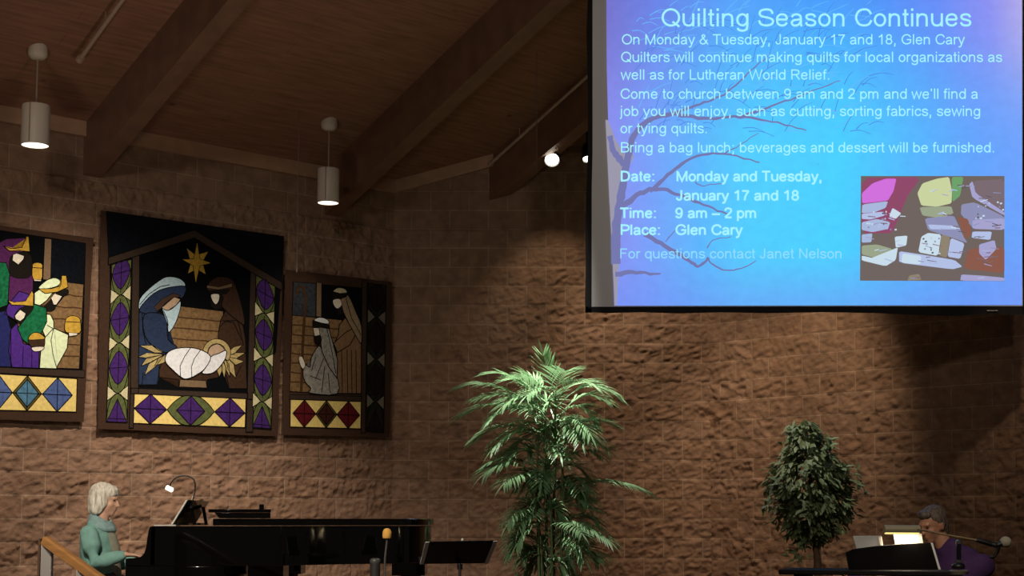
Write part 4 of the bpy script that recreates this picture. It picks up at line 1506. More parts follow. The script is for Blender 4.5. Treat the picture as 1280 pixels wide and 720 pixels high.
def spotlight(px, py, Y, aim, label, rad, watts, deg, stem=True):
    c = P(px, py, Y)
    d = (Vector(aim) - c).normalized()
    t = thing('ceiling_spotlight', label, 'spotlight', c, 'stage spotlights')
    bm = bmesh.new()
    lathe(bm, c - d * .20, [(0, rad * .55), (.02, rad * .8), (.06, rad * 1.05), (.20, rad * 1.12), (.205, rad * 1.0), (.17, rad * .95)], 24, d, cap=True)
    obj('lamp_housing', bm, M_CAN, t, True)
    bm = bmesh.new()
    ellipsoid(bm, c - d * .012, (rad * .9, rad * .9, rad * .35), d.to_track_quat('Z', 'Y').to_euler(), 20, 12)
    obj('bulb', bm, M_BULB, t, True)
    bm = bmesh.new()
    top = c - d * .12
    tube(bm, [top + Vector((0, 0, rad)), (top.x, top.y, ceil_z(top) + .01)], .012, 8)
    obj('stem', bm, M_CAN, t)
    spot('stage_spot_light', c + d * .03, aim, watts, deg, .5, (1, .84, .62), .05)


spotlight(690, 200, 15.05, (-0.05, 12.0, 2.0), 'bright glaring ceiling spotlight between the roof beams', .075, 60, 60)
spotlight(734.5, 199, 15.05, (0.4, 13.4, 1.6), 'ceiling spotlight mostly hidden behind the screen\u2019s left border', .05, 30, 60)

# ------------------------------------------------------------------ grand piano
M_PIANO = mat('black_piano_lacquer', '040404', 0.07, coat=0.5, spec=0.4)
M_IVORY = mat('ivory_key', 'd8d2c2', 0.35)
M_EBONY = mat('ebony_key', '0a0a0a', 0.4)
M_BRASS = mat('polished_brass', 'b08a45', 0.25, 1.0)
PY0, PY1 = 10.25, 11.75
PX0 = (160 - CX) / F_PX * PY0


def prism(bm, outline, z0, z1):
    a = [bm.verts.new((x, y, z0)) for x, y in outline]
    b = [bm.verts.new((x, y, z1)) for x, y in outline]
    n = len(outline)
    for i in range(n):
        bm.faces.new((a[i], a[(i + 1) % n], b[(i + 1) % n], b[i]))
    bm.faces.new(list(reversed(a)))
    bm.faces.new(b)
    bmesh.ops.recalc_face_normals(bm, faces=bm.faces[:])


curve = spline([(-2.18, 10.25, 0), (-1.97, 10.27, 0), (-1.78, 10.36, 0), (-1.60, 10.52, 0), (-1.42, 10.66, 0), (-1.22, 10.75, 0), (-1.06, 10.88, 0),
                (-0.97, 11.08, 0), (-0.955, 11.34, 0), (-1.02, 11.58, 0), (-1.17, 11.72, 0), (-1.36, 11.75, 0)], 5)
rim_line = [(-2.75, 10.25), (-2.45, 10.25)] + [(p.x, p.y) for p in curve] + [(-2.0, 11.75), (-2.75, 11.75)]
t = thing('grand_piano', 'glossy black grand piano played by the woman in teal', 'piano', ((PX0 - .95) / 2, 11.0, 0))
bm = bmesh.new()
prism(bm, rim_line, 0.735, 1.0)
obj('rim', bm, M_PIANO, t, bevel=.006)
# keybed with its two cheek arms (scooped in front)
bm = bmesh.new()
box(bm, (PX0 + .33, 11.0, .68), (.66, 1.5, .11))
obj('keybed', bm, M_PIANO, t, bevel=.006)
side = [(PX0, .735), (PX0, .784), (PX0 + .075, .788), (PX0 + .105, .798), (PX0 + .124, .82), (PX0 + .135, .86), (PX0 + .142, .92), (PX0 + .15, .975), (PX0 + .16, .998), (PX0 + .2, .998), (PX0 + .2, .735)]
for y0 in (PY0, PY1 - .07):
    bm = bmesh.new()
    a = [bm.verts.new((x, y0, z)) for x, z in side]
    b = [bm.verts.new((x, y0 + .07, z)) for x, z in side]
    n = len(side)
    for i in range(n):
        bm.faces.new((a[i], a[(i + 1) % n], b[(i + 1) % n], b[i]))
    bm.faces.new(list(reversed(a)))
    bm.faces.new(b)
    bmesh.ops.recalc_face_normals(bm, faces=bm.faces[:])
    obj('cheek_arm', bm, M_PIANO, t, bevel=.005)
bm = bmesh.new()
kw = 1.22 / 52
for k in range(52):
    box(bm, (PX0 + .085, 10.39 + kw * (k + .5), .765), (.15, kw * .95, .022))
kb = obj('keyboard', bm, M_IVORY, t)
bm = bmesh.new()
for k in range(51):
    if (k + 5) % 7 in (0, 1, 3, 4, 5):
        box(bm, (PX0 + .115, 10.39 + kw * (k + 1), .782), (.09, kw * .5, .016))
obj('black_keys', bm, M_EBONY, kb, label='black sharp keys')
bm = bmesh.new()
quad_box(bm, [(PX0 + .155, 10.33, .78), (PX0 + .175, 10.33, .78), (PX0 + .175, 11.67, .78), (PX0 + .155, 11.67, .78),
              (PX0 + .185, 10.33, .93), (PX0 + .205, 10.33, .93), (PX0 + .205, 11.67, .93), (PX0 + .185, 11.67, .93)])
obj('fallboard', bm, M_PIANO, t)
# main lid and the front flap folded back on it
lid_line = [(-2.33, 10.235), (-2.2, 10.235)] + [(p.x + (.018 if p.x > -1.6 else 0.0), p.y - (.015 if p.y < 11.2 else -.012)) for p in curve] + [(-2.0, 11.765), (-2.33, 11.765)]
bm = bmesh.new()
prism(bm, lid_line, 1.004, 1.050)
obj('lid', bm, M_PIANO, t, bevel=.006)
# low black box with an overhanging top, lying on the lid
xb = thing('lidded_box', 'low black box with an overhanging top and small knob, lying on the piano lid', 'box', (-1.945, 10.25, 1.052), None, math.radians(10.8))
bm = bmesh.new()
quad_box(bm, [(-.335, 0, 0), (0, 0, 0), (0, .26, 0), (-.335, .26, 0), (-.37, 0, .038), (0, 0, .038), (0, .26, .038), (-.37, .26, .038)])
obj('body', bm, M_PIANO, xb, world=False, bevel=.004)
bm = bmesh.new()
box(bm, (-.203, .13, .050), (.41, .28, .022))
lidp = obj('lid', bm, M_PIANO, xb, world=False, bevel=.004)
bm = bmesh.new()
box(bm, (-.06, .06, .078), (.032, .03, .034))
obj('knob', bm, M_PIANO, lidp, world=False, bevel=.004)
# legs, lyre
for x, y in ((-2.0, 10.5), (-2.05, 11.5), (-1.1, 11.2)):
    bm = bmesh.new()
    box(bm, (x, y, .69), (.24, .22, .10))
    tube(bm, [(x, y, .66), (x, y, .5), (x, y, .16)], [.085, .075, .05], 8)
    lg = obj('leg', bm, M_PIANO, t, bevel=.004)
    bm = bmesh.new()
    tube(bm, [(x, y, .17), (x, y, .10)], .03, 10)
    bm2 = bm
    lathe(bm2, (x, y - .02, .028), [(-.028, .012), (-.028, .028), (.028, .028), (.028, .012)], 12, Vector((0, 1, 0)))
    tube(bm2, [(x, y, .12), (x, y, .03)], .012, 8)
    obj('caster', bm2, M_BRASS, lg)
bm = bmesh.new()
for dy in (-.1, .1):
    tube(bm, [(-2.45, 11.0 + dy, .72), (-2.45, 11.0 + dy * .8, .14)], .02, 8)
box(bm, (-2.45, 11.0, .11), (.14, .34, .08))
ly = obj('pedal_lyre', bm, M_PIANO, t)
for dy in (-.08, 0, .08):
    bm = bmesh.new()
    box(bm, (-2.58, 11.0 + dy, .065), (.16, .03, .012))
    obj('pedal', bm, M_BRASS, ly)

# music desk on the piano, edge-on to the viewer
sx = PY0 / F_PX
X_ = lambda px, Y: (px - CX) / F_PX * Y
YD0, YD1 = 10.7, 11.3
p0, p1 = P(214, 656, YD0), P(233.5, 625, YD0)
bm = bmesh.new()
e = Vector((.012, 0, 0))
dy = Vector((0, YD1 - YD0, 0))
p0.z = 1.003
quad_box(bm, [p0 + e * .6, p0 + e * 1.8, p0 + e * 1.8 + dy, p0 + e * .6 + dy, p1 + e * .6, p1 + e * 1.8, p1 + e * 1.8 + dy, p1 + e * .6 + dy])
dk = obj('music_desk', bm, M_PIANO, t, bevel=.003)
bm = bmesh.new()
q1 = P(234, 633, YD0)
for yy in (YD0 + .12, YD1 - .12):
    a = Vector((q1.x, yy, q1.z))
    b = Vector((X_(240, YD0), yy, 1.005))
    tube(bm, [a, b], .012, 6)
box(bm, (X_(226, YD0), (YD0 + YD1) / 2, 1.012), (.10, .5, .016))
obj('desk_prop', bm, M_PIANO, dk)
M_PAPER = mat('sheet_music_paper', 'd6d2c8', 0.8, trans=.25)
bm = bmesh.new()
u = (p1 - p0)
quad_box(bm, [p0 + u * .05 - e * .6, p0 + u * .05 + e * .35, p0 + u * .05 + e * .35 + dy * .95, p0 + u * .05 - e * .6 + dy * .95,
              p0 + u * 1.0 - e * .6, p0 + u * 1.0 + e * .35, p0 + u * 1.0 + e * .35 + dy * .95, p0 + u * 1.0 - e * .6 + dy * .95])
tag(obj('sheet_music', bm, M_PAPER), 'white sheet music leaning on the piano\u2019s music desk', 'sheet music')
bm = bmesh.new()
box(bm, (X_(204, 10.6), 10.75, 1.0045), (.15, .21, .007), rot=(0, 0, .1))
tag(obj('loose_paper', bm, M_PAPER), 'loose white papers lying flat on the piano top in front of the pianist', 'paper')

# gooseneck lamp clipped to the desk
tl = thing('gooseneck_lamp', 'black gooseneck reading lamp curving over the sheet music on the piano', 'lamp', P(238, 630, 10.78))
G = lambda x, y: P(x, y, 10.78)
bm = bmesh.new()
tube(bm, spline([G(238.5, 631), G(241.5, 622), G(244, 610), G(242, 599.5), G(233.5, 595), G(222, 596.5), G(215, 602), G(212.5, 607.5)], 6), .0055, 8)
obj('gooseneck', bm, mat('black_flex', '14110f', .45), tl, True)
bm = bmesh.new()
box(bm, G(238, 631), (.03, .04, .05))
obj('clip', bm, mat('black_clip', '101010', .5), tl, bevel=.004)
hd = Vector((.45, 0, -.9)).normalized()
c = G(212, 609)
bm = bmesh.new()
ha = (G(216.5, 613) - G(208.5, 609)).normalized()
lathe(bm, G(207.5, 608.8), [(0, .010), (.004, .017), (.05, .017), (.055, .010)], 14, ha)
obj('lamp_head', bm, mat('lamp_head_glow', 'f4ead8', .5, emit='fff0d8', estr=2.0), tl, True)
d = bpy.data.lights.new('reading_light', 'SPOT')
d.energy, d.spot_size, d.spot_blend, d.color, d.shadow_soft_size = 6, math.radians(120), .8, (1, .85, .65), .02
o = bpy.data.objects.new('reading_light', d)
COL.objects.link(o)
o.location = c + Vector((.0, 0, -.04))
o.rotation_euler = Vector((.75, .2, -.75)).to_track_quat('-Z', 'Y').to_euler()

# piano bench
tb = thing('piano_bench', 'black padded piano bench under the woman in teal', 'bench', (-3.3, 10.98, 0))
bm = bmesh.new()
box(bm, (-3.3, 10.98, .425), (.36, .75, .05))
obj('seat', bm, mat('black_vinyl', '101010', .45), tb, bevel=.015)
bm = bmesh.new()
box(bm, (-3.3, 10.98, .37), (.33, .72, .06))
obj('apron', bm, M_PIANO, tb)
for dx in (-.14, .14):
    for dy_ in (-.33, .33):
        bm = bmesh.new()
        tube(bm, [(-3.3 + dx, 10.98 + dy_, .37), (-3.3 + dx, 10.98 + dy_, 0)], [.028, .02], 8)
        obj('leg', bm, M_PIANO, tb)

# ------------------------------------------------------------------ people
M_SKIN = mat('fair_skin', 'c79a80', 0.55, var=.06, vscale=30)
M_SKIN2 = mat('ruddy_skin', 'a8765a', 0.55, var=.06, vscale=30)
M_EYE = mat('eye_dark', '1c1612', 0.3)


def head_shells(bm, c, f, u):
    f, u = f.normalized(), u.normalized()
    s = f.cross(u).normalized()
    u = s.cross(f).normalized()
    R = Matrix((f, s, u)).transposed()
    E = R.to_euler()
    at = lambda a, b, d: c + f * a + s * b + u * d
    el = lambda a, b, d, r: ellipsoid(bm, at(a, b, d), r, E, 18, 12)
    el(-.008, 0, .022, (.094, .074, .092))
    el(.022, 0, -.03, (.068, .062, .075))
    el(.042, 0, -.083, (.040, .036, .030))
    el(.060, 0, -.094, (.022, .024, .018))
    el(.075, 0, .022, (.020, .050, .016))
    el(.088, 0, -.012, (.014, .012, .030))
    el(.100, 0, -.030, (.016, .014, .012))
    el(.076, 0, -.058, (.018, .024, .008))
    el(.074, 0, -.068, (.017, .021, .008))
    for k in (-1, 1):
        el(.052, .036 * k, -.028, (.026, .024, .024))
        el(-.008, .074 * k, -.012, (.020, .010, .032))
    return at, E


def hand_shells(bm, wrist, direc, down, side, size=1.0, curl=0.6, thumb=1):
    """palm, four unequal curved fingers and a thumb from the side of the palm"""
    d, n = direc.normalized(), down.normalized()
    s = side.normalized()
    palm = wrist + d * .05 * size
    tube(bm, [wrist, wrist + d * .03 * size, wrist + d * .08 * size], [(.024, .016), (.036, .015), (.038, .012)], 12, ref=n, round_ends=True)
    for i, (off, L) in enumerate(((-.028, .072), (-.0095, .082), (.0095, .077), (.027, .060))):
        b = wrist + d * .075 * size + s * off * size
        pts = [b - d * .02 * size]
        a = 0.15
        p = b
        for k, seg in enumerate((.45, .32, .23)):
            dd = d * math.cos(a) + n * math.sin(a)
            pts.append(p)
            p = p + dd * L * seg * size
            a += curl
        pts.append(p)
        tube(bm, pts, [.0085 * size, .009 * size, .0082 * size, .0076 * size, .0062 * size], 10, round_ends=True)
    b = wrist + d * .03 * size - s * .03 * size * thumb
    tube(bm, [wrist + d * .02 * size - s * .012 * thumb * size, b, b + (d * .75 - s * .5 * thumb + n * .25).normalized() * .035 * size,
              b + (d * .95 - s * .35 * thumb + n * .4).normalized() * .065 * size], [.012, .0115, .010, .0075], 10, round_ends=True)


def arm_shells(bm, sh, el, wr, r, extra=0.0):
    mid = sh.lerp(el, .5)
    tube(bm, [sh, mid, el, el.lerp(wr, .35), wr], [r[0] + extra, r[1] + extra, r[2] + extra, r[3] + extra, r[4] + extra], 14, round_ends=True)


def leg_shells(bm, hip, knee, ankle, toe, extra=0.0, foot=True):
    tube(bm, [hip, hip.lerp(knee, .5), knee], [.085 + extra, .072 + extra, .056 + extra], 14, round_ends=True)
    tube(bm, [knee, knee.lerp(ankle, .35), ankle], [.055 + extra, .052 + extra, .034 + extra], 14, round_ends=True)


def torso_shells(bm, rings, ref=Vector((0, 1, 0))):
    tube(bm, [r[0] for r in rings], [(r[1], r[2]) for r in rings], 24, ref=ref, round_ends=True)


# --- woman at the piano, facing right
YW = 10.95
W = lambda x, y, dy=0.0: P(x, y, YW) + Vector((0, dy, 0))
w = thing('person', 'woman with short white hair in a teal sweater, hands on the piano keys', 'person', (W(125, 720).x, YW, 0))
hc = W(131, 625)
sh_r, el_r, wr_r = W(120.5, 668, -.17), W(131, 703, -.235), W(166, 692.5, -.20)
sh_l, el_l, wr_l = W(123, 670, .175), W(132, 708, .235), W(164, 697, .18)
hipc = W(129, 737)
rings = [(W(129, 736), .118, .18), (W(128, 724), .122, .172), (W(127, 708), .120, .155), (W(126, 690), .125, .165), (W(124, 671), .108, .168), (W(124, 658), .068, .10), (W(125, 651), .05, .058)]
bm = bmesh.new()
torso_shells(bm, [(p, a * .92, b * .94) for p, a, b in rings])
tube(bm, [W(124.5, 660), W(126.5, 650), hc + Vector((-.005, 0, -.06))], [.058, .052, .05], 14)
at, E = head_shells(bm, hc, Vector((1, 0, -.12)), Vector((.12, 0, 1)))
for s_, e_, w_, k in ((sh_r, el_r, wr_r, 1), (sh_l, el_l, wr_l, -1)):
    arm_shells(bm, s_, e_, w_, (.045, .042, .036, .034, .024))
    hand_shells(bm, w_, Vector((1, .05 * k, -.04)), Vector((0, 0, -1)), Vector((0, -k, 0)), .98, .42, 1)
kn_r, kn_l = Vector((hipc.x + .45, YW - .13, .50)), Vector((hipc.x + .45, YW + .13, .50))
an_r, an_l = Vector((kn_r.x + .06, YW - .12, .085)), Vector((kn_l.x + .02, YW + .12, .085))
for h_, k_, a_ in ((hipc + Vector((.02, -.1, .02)), kn_r, an_r), (hipc + Vector((.02, .1, .02)), kn_l, an_l)):
    leg_shells(bm, h_, k_, a_, None)
    tube(bm, [a_, a_ + Vector((.03, 0, -.045)), a_ + Vector((.14, 0, -.055))], [.034, .036, .028], 12, round_ends=True)
link_mesh('body', fuse(bm, .007, 4), M_SKIN, w)
for k in (-1, 1):
    bm = bmesh.new()
    ellipsoid(bm, at(.078, .031 * k, .004), (.008, .010, .005), E, 10, 8)
    obj('eye', bm, M_EYE, w, True)
# teal cardigan over a grey-green blouse
M_TEAL = mat('teal_knit', '7aa396', 0.9, var=.10, vscale=25, bump=.3, bscale=160, spec=.15)
M_BLOUSE = mat('grey_green_blouse', '8c8b78', 0.9, var=.1, vscale=30, spec=.15)
bm = bmesh.new()
torso_shells(bm, [(p - Vector((.012, 0, 0)), a + .004, b + .016) for p, a, b in rings[:-1]])
arm_shells(bm, sh_r, el_r, wr_r + (el_r - wr_r) * .12, (.068, .066, .060, .055, .038), .0)
arm_shells(bm, sh_l, el_l, wr_l + (el_l - wr_l) * .12, (.068, .066, .060, .055, .038), .0)
me = fuse(bm, .009, 5)
# a few soft folds in the knit
for v in me.vertices:
    n_ = mnoise.noise(v.co * 9.0) + .5 * mnoise.noise(v.co * 21.0)
    v.co += v.normal * (.006 * n_)
link_mesh('sweater', me, M_TEAL, w)
bm = bmesh.new()
torso_shells(bm, [(p + Vector((.014, 0, 0)), a + .002, b * .66) for p, a, b in rings[:-1]])
link_mesh('blouse', fuse(bm, .01, 4), M_BLOUSE, w)
bm = bmesh.new()
for k in range(3):
    pts = []
    for i in range(19):
        a = 2 * PI * i / 18
        pts.append(W(126.0 + k * .8, 649.5 + k * 4.2) + Vector(((.066 + .008 * k) * math.cos(a), (.072 + .012 * k) * math.sin(a), -.03 * math.cos(a) + .006 * math.sin(3 * a + k))))
    tube(bm, pts, .021, 10)
link_mesh('scarf', fuse(bm, .008, 3), mat('blue_grey_scarf', '7f9996', .9, var=.15, vscale=40), w)
M_TROUSER = mat('dark_trousers', '26262b', 0.85)
bm = bmesh.new()
torso_shells(bm, [(W(129, 737), .118, .185), (W(129, 727), .128, .19)])
for h_, k_, a_ in ((hipc + Vector((.02, -.1, .02)), kn_r, an_r), (hipc + Vector((.02, .1, .02)), kn_l, an_l)):
    leg_shells(bm, h_, k_, a_, None, .014)
link_mesh('trousers', fuse(bm, .012, 4), M_TROUSER, w)
for a_ in (an_r, an_l):
    bm = bmesh.new()
    tube(bm, [a_ + Vector((-.02, 0, -.01)), a_ + Vector((.02, 0, -.045)), a_ + Vector((.15, 0, -.05))], [.044, .042, .034], 12, round_ends=True)
    link_mesh('shoe', fuse(bm, .008, 2), mat('black_shoe', '0f0f10', .4), w)


def hair_material(name, c, c2):
    m = bpy.data.materials.new(name)
    m.use_nodes = True
    nt = m.node_tree
    b = nt.nodes['Principled BSDF']
    b.inputs['Roughness'].default_value = .55
    tc = nt.nodes.new('ShaderNodeTexCoord')
    mp = nt.nodes.new('ShaderNodeMapping')
    mp.inputs['Scale'].default_value = (60, 60, 7)
    nz = nt.nodes.new('ShaderNodeTexNoise')
    nz.inputs['Scale'].default_value = 1.6
    nz.inputs['Detail'].default_value = 4
    cr = nt.nodes.new('ShaderNodeValToRGB')
    cr.color_ramp.elements[0].position, cr.color_ramp.elements[0].color = .35, lin(c2)
    cr.color_ramp.elements[1].position, cr.color_ramp.elements[1].color = .62, lin(c)
    bp = nt.nodes.new('ShaderNodeBump')
    bp.inputs['Strength'].default_value = .7
    bp.inputs['Distance'].default_value = .006
    nt.links.new(tc.outputs['Object'], mp.inputs[0])
    nt.links.new(mp.outputs[0], nz.inputs['Vector'])
    nt.links.new(nz.outputs['Fac'], cr.inputs[0])
    nt.links.new(cr.outputs[0], b.inputs['Base Color'])
    nt.links.new(nz.outputs['Fac'], bp.inputs['Height'])
    nt.links.new(bp.outputs[0], b.inputs['Normal'])
    return m


bm = bmesh.new()
el = lambda a, b, d, r: ellipsoid(bm, at(a, b, d), r, E, 20, 14)
el(-.022, 0, .040, (.098, .088, .088))
el(-.058, 0, -.010, (.060, .080, .085))
el(-.066, 0, -.068, (.044, .070, .056))
el(.040, 0, .068, (.052, .070, .044))
el(.064, 0, .050, (.030, .058, .026))
for k in (-1, 1):
    el(-.008, .066 * k, -.008, (.050, .024, .070))
    el(-.026, .064 * k, -.066, (.042, .024, .046))
me = fuse(bm, .007, 5)
for v in me.vertices:
    q = v.co.copy()
    n_ = mnoise.noise(Vector((q.x * 45, q.y * 45, q.z * 8)))
    v.co += v.normal * (.006 * n_)
link_mesh('hair', me, hair_material('white_hair', 'e2dac8', 'aaa18e'), w)

# ------------------------------------------------------------------ handrail in front, left
M_OAK = mat('oak_handrail', '9a6c3c', 0.45, var=.2, vscale=9, stretch=(1, 1, 6))
M_POST = mat('pale_grey_post', '8f8983', 0.5)
YH = 8.7
t = thing('handrail', 'sloping oak handrail on pale posts in front of the pianist', 'railing', (P(60, 720, YH).x, YH, 0))
a, b = P(57, 675.5, YH), P(150, 742, YH - .35)
dr = (b - a).normalized()
sd = Vector((.32, .95, 0)).normalized()
sd = (sd - dr * sd.dot(dr)).normalized()
up_ = dr.cross(sd)
if up_.z < 0:
    up_ = -up_
bm = bmesh.new()
a2, b2 = a, b + dr * .5
hw, hh = .03, .026
prof = [(-hw, -hh), (hw, -hh), (hw, hh * .6), (hw * .6, hh), (-hw * .6, hh), (-hw, hh * .6)]
ra = [bm.verts.new(a2 + sd * x + up_ * z) for x, z in prof]
rb = [bm.verts.new(b2 + sd * x + up_ * z) for x, z in prof]
for i in range(6):
    bm.faces.new((ra[i], ra[(i + 1) % 6], rb[(i + 1) % 6], rb[i]))
bm.faces.new(ra)
bm.faces.new(list(reversed(rb)))
bmesh.ops.recalc_face_normals(bm, faces=bm.faces[:])
obj('rail', bm, M_OAK, t, bevel=.004)
for px, k in ((59.5, .04), (104.5, .0)):
    # post below the rail
    s = None
    bmq = bmesh.new()
    tt = (px - 57) / (150 - 57)
    base = a.lerp(b, tt)
    x0, x1 = base.x - .031, base.x + .031
    zt = base.z - .035
    quad_box(bmq, [(x0, base.y - .02, -.6), (x1, base.y - .02, -.6), (x1, base.y + .02, -.6), (x0, base.y + .02, -.6),
                   (x0, base.y - .02, zt + (.02 if px < 80 else .02)), (x1, base.y - .02, zt - .025), (x1, base.y + .02, zt - .025), (x0, base.y + .02, zt + .02)])
    obj('post', bmq, M_POST, t, bevel=.004)
bm = bmesh.new()
c = P(51, 690, YH)
quad_box(bm, [(c.x - .008, YH - .025, -.6), (c.x + .004, YH - .025, -.6), (c.x + .004, YH + .025, -.6), (c.x - .008, YH + .025, -.6),
              (c.x - .008, YH - .025, a.z + .01), (c.x + .004, YH - .025, a.z + .01), (c.x + .004, YH + .025, a.z + .01), (c.x - .008, YH + .025, a.z + .01)])
obj('post_shade_strip', bm, mat('post_shade_brown', '4a3018', .5), t, label='dark strip added as the shaded side of the post')  # separate dark strip stands for the pale post's side in shade

# ------------------------------------------------------------------ music stand and microphones by the piano
M_STAND = mat('black_stand_paint', '0d0d0d', 0.5)
M_CHROME = mat('chrome', 'b8b8b8', 0.2, 1.0)
YM = 9.6
t = thing('music_stand', 'black music stand with a wide desk beside the piano\u2019s tail', 'music stand', (P(572, 720, YM).x, YM, 0))
TLp, TRp, BRp, BLp = P(532, 677.5, YM - .30), P(622, 676, YM - .06), P(610.5, 704, YM + .12), P(525, 705, YM - .12)
nrm = (TRp - TLp).cross(BLp - TLp).normalized()
if nrm.y > 0:
    nrm = -nrm
bm = bmesh.new()
lrp = lambda p_, q_, k: p_.lerp(q_, k)
quad_box(bm, [lrp(BLp, BRp, .03), lrp(BLp, BRp, .96), lrp(BLp, BRp, .96) - nrm * .004, lrp(BLp, BRp, .03) - nrm * .004,
              lrp(TLp, TRp, .03), lrp(TLp, TRp, .96), lrp(TLp, TRp, .96) - nrm * .004, lrp(TLp, TRp, .03) - nrm * .004])
quad_box(bm, [BLp, BRp, BRp - nrm * .05, BLp - nrm * .05] + [v + (TLp - BLp).normalized() * .006 for v in (BLp, BRp, BRp - nrm * .05, BLp - nrm * .05)])
dk = obj('desk', bm, M_STAND, t)
M_EDGE = mat('pale_grey_edge', 'f2f0ea', 0.45)
for k0, k1 in ((-.004, .05), (.942, .995)):
    bm = bmesh.new()
    quad_box(bm, [lrp(BLp, BRp, k0 + .0) + nrm * .004, lrp(BLp, BRp, k1) + nrm * .004, lrp(BLp, BRp, k1), lrp(BLp, BRp, k0),
                  lrp(TLp, TRp, k0) + nrm * .004, lrp(TLp, TRp, k1) + nrm * .004, lrp(TLp, TRp, k1), lrp(TLp, TRp, k0)])
    obj('side_edge', bm, M_EDGE, dk, label='pale grey side edge of the desk')
pc = P(571.7, 698, YM - .02) + nrm * .06
bm = bmesh.new()
tube(bm, [pc, (pc.x, pc.y, .42)], .0095, 12)
obj('pole', bm, M_CHROME, t, True)
bm = bmesh.new()
tube(bm, [(pc.x, pc.y, .46), (pc.x, pc.y, .03)], .014, 12)
obj('lower_tube', bm, M_STAND, t, True)
bm = bmesh.new()
tube(bm, [pc + Vector((0, 0, .012)), pc - Vector((0, 0, .02))], .017, 12)
tube(bm, [pc, pc - nrm * .075], .012, 10)
obj('clutch', bm, M_STAND, t, True)
bm = bmesh.new()
kb_ = P(578, 675, YM - .15)
ellipsoid(bm, kb_, (.009, .009, .011))
obj('clip', bm, mat('clip_white', 'd8d4c8', .4), t, True)
for k in range(3):
    a_ = 2 * PI * k / 3 + .4
    bm = bmesh.new()
    tube(bm, [(pc.x, pc.y, .16), (pc.x + .13 * math.cos(a_), pc.y + .13 * math.sin(a_), .09), (pc.x + .27 * math.cos(a_), pc.y + .27 * math.sin(a_), .012)], .011, 8)
    obj('leg', bm, M_STAND, t, True)

YF = 9.3
t = thing('microphone_stand', 'microphone with orange foam windscreen on a slim silver gooseneck', 'microphone', (P(480, 720, YF).x, YF, 0))
m0, m1 = P(484, 666.5, YF), P(483.4, 673, YF)
bm = bmesh.new()
lathe(bm, P(483.7, 673.4, YF), [(0, .018), (.004, .0255), (.02, .028), (.042, .027), (.056, .020), (.064, .008)], 20)
obj('foam_windscreen', bm, mat('orange_foam', 'eab052', .95, bump=.5, bscale=500), t, True)
bm = bmesh.new()
tube(bm, spline([P(483.6, 674.5, YF), P(483, 683, YF), P(481.5, 696, YF), P(481, 710, YF), P(481, 745, YF)], 5), .0065, 10)
obj('gooseneck', bm, mat('satin_steel', '8d8a86', .35, .8), t, True)
bm = bmesh.new()
q = P(481, 744, YF)
tube(bm, [(q.x, q.y, q.z + .02), (q.x, q.y, .03)], .011, 10)
obj('pole', bm, M_STAND, t, True)
bm = bmesh.new()
lathe(bm, (q.x, q.y, 0), [(0, .10), (.018, .10), (.03, .08), (.036, .02)], 28)
obj('base', bm, M_STAND, t, True)

YT = 9.55
t = thing('stand_post', 'thick dark grey upright tube just left of the orange microphone', 'stand', (P(469, 720, YT).x, YT, 0))
q = P(469, 699, YT)
bm = bmesh.new()
lathe(bm, (q.x, q.y, .03), [(0, .032), (q.z - .06, .032), (q.z - .045, .030)], 24)
obj('tube', bm, mat('dark_grey_tube', '3a3836', .35, .3), t, True)
bm = bmesh.new()
lathe(bm, (q.x, q.y, q.z - .02), [(-.005, .031), (.008, .034), (.02, .030), (.026, .018)], 24)
obj('cap', bm, mat('grey_cap', '4a4745', .4), t, True)
bm = bmesh.new()
lathe(bm, (q.x, q.y, 0), [(0, .10), (.02, .10), (.032, .08), (.036, .03)], 28)
obj('base', bm, M_STAND, t, True)

# ------------------------------------------------------------------ tall palm
def leaf_material(name, c, c2, rough=.45, trans=.25):
    m = mat(name, c, rough, var=.25, vscale=14, trans=trans, spec=.5)
    return m


M_PALM = leaf_material('palm_leaf', '789c70', '', .4, .3)
M_CANE = mat('palm_cane', '4c5a33', .6, var=.2, vscale=30)
M_POT = mat('dark_basket_pot', '3a2a1d', .8, var=.2, vscale=40)
YPALM = 13.2
rp = random.Random(5)
pb = P(690, 720, YPALM)
tp = thing('potted_palm', 'tall many-stemmed potted palm with drooping fronds', 'palm', (pb.x, pb.y, 0))
bm = bmesh.new()
lathe(bm, (pb.x, pb.y, 0), [(0, .17), (.02, .18), (.2, .21), (.36, .23), (.38, .235), (.38, .21), (.33, .20)], 28)
obj('pot', bm, M_POT, tp, True)
bm = bmesh.new()
lathe(bm, (pb.x, pb.y, .30), [(0, .2), (.035, .2)], 24)
obj('soil', bm, mat('potting_soil', '1c140e', .95, bump=.6, bscale=60), tp)


